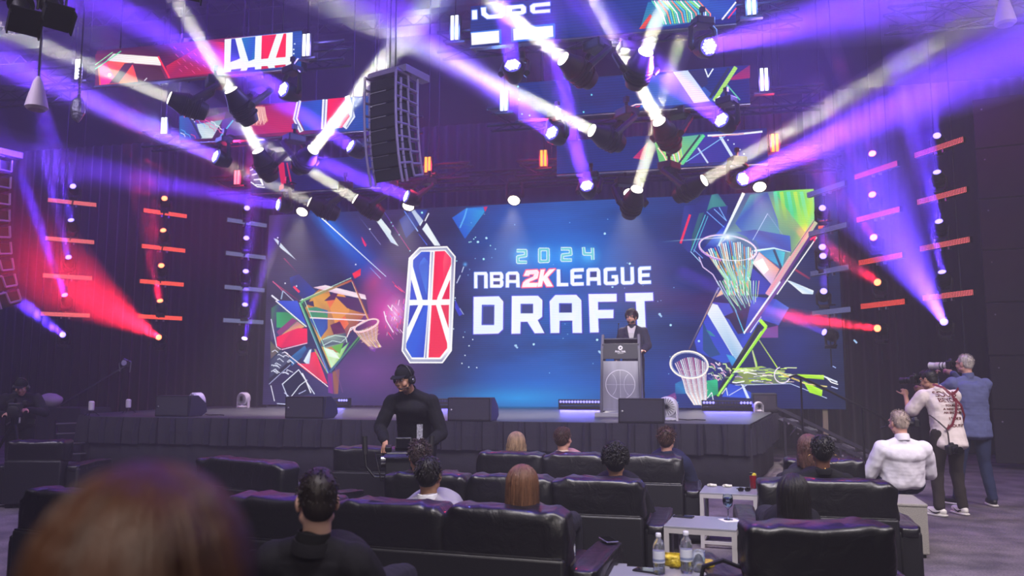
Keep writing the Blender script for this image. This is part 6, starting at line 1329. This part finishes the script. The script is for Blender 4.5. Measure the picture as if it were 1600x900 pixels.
# printed back of the t-shirt
BK = mat('print_red', '7a2c20', .8)
def back_text(s_, size, x, z, rot=0, mt=BK):
    yy = -.21; o = text_obj('lettering', s_, size, mt, ph, (0, 0, 0), Matrix.Identity(3), depth=.0012, bold=.0012)
    o.matrix_local = Matrix.Translation(V((x, yy, z))) @ (Matrix.Rotation(rot, 3, 'Y') @ FACE_S).to_4x4()
    md = o.modifiers.new('w', 'SHRINKWRAP'); md.target = PT; md.wrap_method = 'PROJECT'; md.use_project_z = True; md.use_negative_direction = True; md.use_positive_direction = True; md.offset = .004; return o
for s_, sz, x, z in (('SOULS', .085, .0, 1.36), ('BEYOND', .065, .01, 1.295), ('TOURLAND', .034, .02, 1.235), ('A NEW DAWN', .034, .02, 1.195), ('AN ENDS HERE', .034, .02, 1.155), ('19-DE.IP', .044, .02, 1.09), ('ABOUT-IT', .044, .02, 1.01)): back_text(s_, sz, x, z)
# red strap harness
RS = mat('strap_red', '6a1428', .6); 
def strap(pts, w=.014, m_=RS, name='camera_strap', par=ph):
    g = G()
    for a, b in zip(pts, pts[1:]):
        a, b = V(a), V(b); d = (b-a).normalized(); n = V((0, -1, .1)); x = d.cross(n).normalized()
        g.add([a-x*w, a+x*w, b+x*w, b-x*w, a-x*w+n*.004, a+x*w+n*.004, b+x*w+n*.004, b-x*w+n*.004], [(0, 1, 2, 3), (7, 6, 5, 4), (0, 4, 5, 1), (1, 5, 6, 2), (2, 6, 7, 3), (3, 7, 4, 0)])
    return g.obj(name, m_, par)
strap([(-.14, .02, 1.475), (-.09, -.08, 1.44), (-.02, -.125, 1.36), (.02, -.14, 1.27), (.0, -.15, 1.15), (-.06, -.15, 1.02), (-.13, -.135, .97)])
strap([(.13, -.06, 1.43), (.05, -.12, 1.40), (-.02, -.13, 1.355)]); strap([(-.02, -.135, 1.34), (.08, -.14, 1.24), (.15, -.10, 1.12), (.185, -.02, 1.0)])
strap([(-.21, .02, 1.13), (-.19, -.09, 1.06), (-.13, -.14, .98), (-.12, -.15, .93), (-.115, -.155, .80)], .009, mat('strap_dark', '2a2024', .7))
e = camera_body('compact_camera', 'small black camera hanging from the strap at the photographer\'s hip', Lp+Rz @ V((-.11, -.185, .76)), Rz @ Matrix.Rotation(radians(180), 3, 'Z') @ Matrix.Rotation(radians(6), 3, 'Y'), .95, .07)
camera_body('photo_camera', 'second black camera hanging in front of the photographer in the white t-shirt', Lp+Rz @ V((-.30, .14, 1.03)), Rz @ Matrix.Rotation(radians(70), 3, 'Z'), .9, .12)
for q in 'LR':
    a = PP['an'+q]; f = PP['ft'+q].normalized(); sd = V((f.y, -f.x, 0))
    for u in (-1, 1):
        G().tube([a+sd*u*.047+f*(-.03)+V((0, 0, -.03)), a+sd*u*.049+f*.02+V((0, 0, -.05)), a+sd*u*.047+f*.06+V((0, 0, -.045)), a+sd*u*.036+f*.12+V((0, 0, -.015))], [.004, .009, .006, .002], 5).obj('shoe_mark', BLK, ph)
# older photographer behind
q = atZ(1527, 790, 0)
Po = dict(STAND); Po.update(neck=(0, .02, 1.56), head=(-.02, .05, 1.72), chest=(0, .0, 1.32), pel=(0, 0, .99), shL=(-.21, .03, 1.50), shR=(.2, .0, 1.49), elL=(-.33, .22, 1.33), elR=(.24, .22, 1.26), wrL=(-.20, .42, 1.56), wrR=(-.02, .34, 1.60), hdL=(.3, .3, .8), hdR=(-.6, .4, .4), pnL=(.8, 0, -.3), pnR=(-.4, .8, 0), look=(-.6, 1, 0),
   hiL=(-.1, 0, .98), hiR=(.1, 0, .98), knL=(-.15, .05, .53), knR=(.13, .02, .53), anL=(-.22, .02, .09), anR=(.16, -.06, .09), ftL=(-.6, 1, 0), ftR=(.2, 1, 0))
po, OP, OR, OC, OB, OT = person('older grey haired photographer with glasses, blue shirt and jeans', (q.x, q.y, 0), radians(12), Po, hair=('crop', 'a8a098'), sk='fair', top=('shirt', '5a6088'), bottom='28304e', shoes='1c1c22', s=1.0, detail=.008, untucked=.14, seed=16, build=1.2, curl=.9, sleeves='long')
for a in (-1, 1): G().tube([OC+OR @ V((a*.078, 0, .012)), OC+OR @ V((a*.068, .085, .01)), OC+OR @ V((a*.03, .1, .012))], .0022, 5).obj('glasses_temple', BLKM, po)
Ro = rotz(radians(12)); of = (Ro @ OR @ V((0, 1, 0))); of = V((of.x, of.y, 0)).normalized()
camera_body('photo_camera', 'camera with a white telephoto lens held by the older photographer', po.location+Ro @ OC+of*.17+V((0, 0, -.01)), basis(of), 1.05, .27, mat('lens_white', 'c8c4c0', .4))
# ---- speaker behind the lectern
Ps = dict(STAND); Ps.update(chest=(0, .02, 1.27), neck=(0, .08, 1.48), head=(0, .13, 1.62), look=(.16, 1, -.08), elL=(-.25, .03, 1.15), elR=(.25, .02, 1.14), wrL=(-.20, .22, 1.06), wrR=(.26, .10, .92), hdL=(.3, 1, 0), hdR=(.1, .5, -1), pnL=(0, 0, -1), pnR=(-1, 0, 0))
sp, SP_, SR_, SC_, SB_, ST_ = person('man with dark curly hair and beard in a dark blazer speaking behind the lectern', (LX+.16, LY+.62, STAGE_Z), radians(180-6), Ps, hair=('curly', '1c1512'), sk='tan', top=('suit', '2c2c3c'), bottom='1c2030', s=1.02, detail=.007, seed=17, curl=.5)
G().prism([(-.075, 0), (.075, 0), (.05, -.12), (.008, -.36), (-.008, -.36), (-.05, -.12)], lambda a, b, d: V((a, .150+d+(.02 if b > -.2 else .01)-.05*(b > -.02), SP_['neck'].z+b+.0)), -.02, .012).obj('shirt_front', cloth('shirt_light', 'b8b4b8'), sp)
for q in (-1, 1): G().prism([(q*.09, .02), (q*.045, -.02), (q*.012, -.34), (q*.06, -.18), (q*.115, -.13)], lambda a, b, d: V((a, .158+d-.05*(b > -.03), SP_['neck'].z+b)), -.004, .012).obj('lapel', cloth('lapel', '242434'), sp)
g = G()
for a in range(-8, 9):
    t = a/8*1.35; g.ell(SC_+SR_ @ V((.056*sin(t), .030+.050*cos(t), -.083+.022*abs(sin(t)))), (.014, .013, .024), SR_)
g.ell(SC_+SR_ @ V((0, .094, -.042)), (.022, .006, .005), SR_); g.obj('beard', hairm('beard', '1a1310'), sp, remesh=.006, sm=1)
G().box((.09, .17, 1.30), (.05, .006, .025)).obj('pocket_square', cloth('shirt_light', 'b8b4b8'), sp) if 0 else None
# ---- camera operator in black with cap and headset
D_ = 7.6; hd_ = atD(632, 568, D_)
hz = hd_.z
Pc = dict(STAND); k_ = hz-1.75
Pc.update(pel=(0, -.12, .93), chest=(.0, .02, 1.22), neck=(.02, .16, 1.42), head=(.05, .26, 1.53), look=(.55, 1, -.30), shL=(-.20, .13, 1.34), shR=(.20, .13, 1.34), elL=(-.29, .12, 1.02), elR=(.31, .12, 1.07), wrL=(-.15, .34, .90), wrR=(.20, .36, .96), hdL=(.2, .6, -.7), hdR=(-.15, .7, -.65), pnL=(.6, -.5, -.4), pnR=(-.6, -.4, -.4),
  hiL=(-.1, -.12, .9), hiR=(.1, -.12, .9), knL=(-.13, -.02, .5), knR=(.14, -.0, .5), anL=(-.15, -.14, .09), anR=(.16, -.1, .09))
sc_ = (hz-.02)/(1.53+.128)
opz = hd_.xy
oyaw = radians(180+8); RO = rotz(oyaw); hloc = RO @ (V((.05, .26, 0))*sc_)
co, CPp, CR, CC, CB, CT = person('camera operator in black with cap and headset, leaning over a camera rig', (hd_.x-hloc.x, hd_.y-hloc.y, 0), oyaw, Pc, hair=('crop', '1c1614'), sk='tan', top=('knit', '14141a'), bottom='121218', s=sc_, detail=.0065, seed=18, curl=.6, build=1.06)
g = G(); s = sc_; HC = lambda o: CC+CR @ (V(o)*s)
g.ell(HC((0, -.012, .05)), (.086*s, .104*s, .082*s), CR); cap_ = g.obj('cap', cloth('cap', '101016', bump=.1), co, remesh=.008, sm=2)
g = G(); n = 12
for j in range(2):
    for i in range(n+1):
        t = -1.25+2.5*i/n
        for r in (.9, 1.55): g.v.append(tuple(HC((.082*sin(t)*(1 if r < 1 else 1.0), .04+.062*cos(t)*r+(.02 if r > 1 else 0), .052-.016*(r > 1)+.006*j))))
m2 = 2*(n+1); g.f = [(i*2, i*2+1, i*2+3, i*2+2) for i in range(n)]+[(m2+i*2, m2+i*2+2, m2+i*2+3, m2+i*2+1) for i in range(n)]+[(i*2+1, m2+i*2+1, m2+i*2+3, i*2+3) for i in range(n)]
g.obj('cap_brim', cloth('cap', '101016'), cap_)
G().ell(HC((0, -.01, .132)), (.006, .006, .004)).obj('cap_button', BLK, cap_)
def headset(co, HC, R, s, side=-1):
    h = G().tube([HC((-.092*cos(t), -.0, .02+.122*sin(t))) for t in [pi*i/14 for i in range(15)]], .008*s, 8).obj('headset_band', DKP, co, smooth=True)
    for q in (-1, 1):
        G().lathe([(.036*s, 0), (.042*s, .01), (.040*s, .03*s), (.02*s, .036*s)], HC((q*.076, 0, -.008)), R @ V((q, 0, 0)), 20).obj('ear_cup', DKP, h, smooth='auto'); G().lathe([(.018*s, 0), (.016*s, .004)], HC((q*.114, 0, -.008)), R @ V((q, 0, 0)), 16).obj('cup_plate', ALU, h)
    G().tube([HC((side*.09, .01, -.03)), HC((side*.085, .06, -.06)), HC((side*.05, .105, -.066))], .004*s, 6).obj('microphone_boom', DKP, h); G().ell(HC((side*.042, .110, -.066)), (.014*s, .01*s, .01*s), R).obj('microphone', BLK, h, smooth=True)
headset(co, HC, CR, s, -1)
# lanyard and pass, radio
G().prism([(-.028, -.09), (.028, -.09), (.028, .09), (-.028, .09)], lambda a, b, d: V((a-.10, .235+d, 1.02*sc_+b)), 0, .004).obj('press_pass', mat('pass_print', '8a8a94', .5, noise_s=60, amt=.6), co)
G().box((-.235*s, .07, .97*s), (.05, .06, .12)).obj('radio', DKP, co, bevel=.006); G().cyl((-.235*s, .07, .97*s+.06), (-.235*s, .07, .97*s+.13), .006, n=6).obj('radio_antenna', BLKM, co)
# camera rig hanging at his hands
base_l = co.location; R0 = RO
rp = atD(622, 722, 7.15)
rg = empty('cinema_camera_rig', 'black cinema camera rig with handles and matte box held by the operator', 'camera', rp, oyaw+radians(12)); rg.scale = (1.45, 1.45, 1.45)
G().box((0, 0, 0), (.15, .2, .14)).obj('body', DKP, rg, bevel=.01); G().box((.06, -.0, .085), (.04, .18, .03)).obj('top_handle', BLKM, rg, bevel=.006); G().box((-.03, 0, .11), (.1, .06, .07), Matrix.Rotation(.3, 3, 'X')).obj('monitor', DKP, rg, bevel=.005); G().box((-.03, .032, .115), (.088, .004, .058), Matrix.Rotation(.3, 3, 'X')).obj('monitor_glass', mat('phone_glass', '08080c'), rg)
G().lathe([(.045, 0), (.05, .02), (.05, .07), (.044, .075), (.052, .08), (.052, .13), (.045, .132)], (0, .1, -.01), (0, 1, 0), 24).obj('lens', DKP, rg, smooth='auto'); g = G(); g.box((0, .25, .06), (.16, .05, .006), Matrix.Rotation(-.3, 3, 'X')); g.box((0, .24, -.01), (.14, .02, .11)); g.obj('matte_box', DKP, rg, bevel=.003)
g = G()
for x in (-.04, .04): g.cyl((x, -.16, -.085), (x, .24, -.085), .008, n=8)
g.obj('rod', ALU, rg)
for q in (-1, 1):
    G().tube([(q*.04, .06, -.085), (q*.14, .07, -.08), (q*.19, .05, -.02), (q*.2, .03, .06)], .009, 8).obj('side_arm', BLKM, rg); G().cyl((q*.2, .03, .05), (q*.205, .02, .16), .017, n=12).obj('hand_grip', BLK, rg)
for (x, y, z) in ((.09, .03, .02), (.09, -.04, -.02), (-.09, .05, .0), (-.09, -.05, .03)): G().cyl((x*.8, y, z), (x*1.15, y, z), .02, n=14).obj('dial', ALU if y > 0 else BLKM, rg)
G().box((0, -.17, .0), (.11, .08, .12)).obj('battery', BLKM, rg, bevel=.006); G().lathe([(.06, 0), (.075, .02), (.075, .05), (.03, .06)], (-.14, 0, -.16), (-1, .2, 0), 24).obj('follow_focus_wheel', DKP, rg)
for i in range(4): G().tube([(.07, -.1+.03*i, .05), (.14, -.14+.05*i, .0+.02*i), (.1, .0+.03*i, -.1), (.0, .05, -.12)], .004, 5).obj('cable', BLKM, rg, smooth=True)
G().cyl((0, 0, -.085), (0, 0, -rp.z/1.45+.005), .012, n=8).obj('monopod', BLKM, rg); G().lathe([(.1, -.02), (.1, 0), (.02, .03)], (0, 0, -.66)).obj('monopod_foot', BLKM, rg) if 0 else None
# ---- operator at the left edge
hd2 = atD(34, 589, 11.6); Pl = dict(STAND); 
Pl.update(pel=(0, 0, .93), chest=(0, .05, 1.22), neck=(0, .17, 1.40), head=(0, .27, 1.50), look=(.1, 1, -.45), shL=(-.22, .14, 1.34), shR=(.22, .14, 1.34), elL=(-.33, .24, 1.10), elR=(.33, .22, 1.08), wrL=(-.12, .48, 1.16), wrR=(.16, .48, 1.10), hdL=(.5, .8, 0), hdR=(-.5, .8, 0), pnL=(.3, 0, -1), pnR=(-.3, 0, -1))
ls = (hd2.z)/(1.50+.128+.02); ly = radians(180+38); RL = rotz(ly); hl = RL @ (V((0, .27, 0))*ls)
lo, LP_, LR_, LC_, LB_, LT_ = person('camera operator in black with cap and headset at the far left edge', (hd2.x-hl.x, hd2.y-hl.y, 0), ly, Pl, hair=('crop', '1c1614'), sk='fair', top=('knit', '1c1a20'), bottom='141418', s=ls, detail=.009, seed=19, curl=.6, build=1.25)
HC2 = lambda o: LC_+LR_ @ (V(o)*ls)
g = G(); g.ell(HC2((0, -.012, .05)), (.086*ls, .104*ls, .082*ls), LR_); c2 = g.obj('cap', cloth('cap', '101016'), lo, remesh=.009, sm=2); G().ell(HC2((0, .10, .045)), (.07*ls, .06*ls, .006*ls), LR_).obj('cap_brim', cloth('cap', '101016'), c2); headset(lo, HC2, LR_, ls, 1)
G().prism([(-.035, -.05), (.035, -.05), (.035, .05), (-.035, .05)], lambda a, b, d: V((a+.02, .20+d, 1.0*ls+b)), 0, .004).obj('press_pass', mat('pass_white', 'a8a4a8', .5, noise_s=60, amt=.5), lo)
G().prism([(-.05, -.035), (.05, -.035), (.05, .035), (-.05, .035)], lambda a, b, d: V((a-.15, .185+d, .97*ls+b)), 0, .03).obj('belt_radio', DKP, lo)
cp_ = lo.location+RL @ (V((.02, .60, 1.16))*ls); tc_ = empty('broadcast_camera', 'black broadcast camera on a tripod at the left edge of the picture', 'camera', (cp_.x, cp_.y, 0), ly)
zc = cp_.z; G().box((0, 0, zc), (.16, .34, .2)).obj('body', DKP, tc_, bevel=.012); G().lathe([(.06, 0), (.065, .16), (.07, .18), (.05, .185)], (0, .17, zc), (0, 1, 0), 20).obj('lens', DKP, tc_, smooth='auto'); G().box((-.1, -.1, zc+.1), (.05, .16, .06)).obj('viewfinder', DKP, tc_, bevel=.008); G().cyl((0, .05, zc+.1), (0, .05, zc+.17), .02, n=8).obj('handle', BLKM, tc_)
for k in range(3): G().cyl((0, 0, zc-.15), (.42*cos(k*2.09), .42*sin(k*2.09), .02), .02, n=8).obj('leg', BLKM, tc_)
G().cyl((0, 0, zc-.2), (0, 0, zc-.1), .05, n=14).obj('fluid_head', BLKM, tc_); G().cyl((.03, 0, zc-.15), (.14, -.42, zc-.22), .01, n=8).obj('pan_bar', ALU, tc_)
# ---- blurred woman right before the camera
q = atD(256, 690, .615); Pw = dict(STAND); hz = q.z-.128*1.02; kk = hz/1.62
FWm = person('brunette woman seen from behind, large and out of focus at the lower left', (q.x, q.y-.02, 0), radians(22), Pw, hair=('long', '321a0e'), sk='fair', top=('knit', '241c20'), bottom='181820', s=kk, detail=.011, seed=20, face=False)
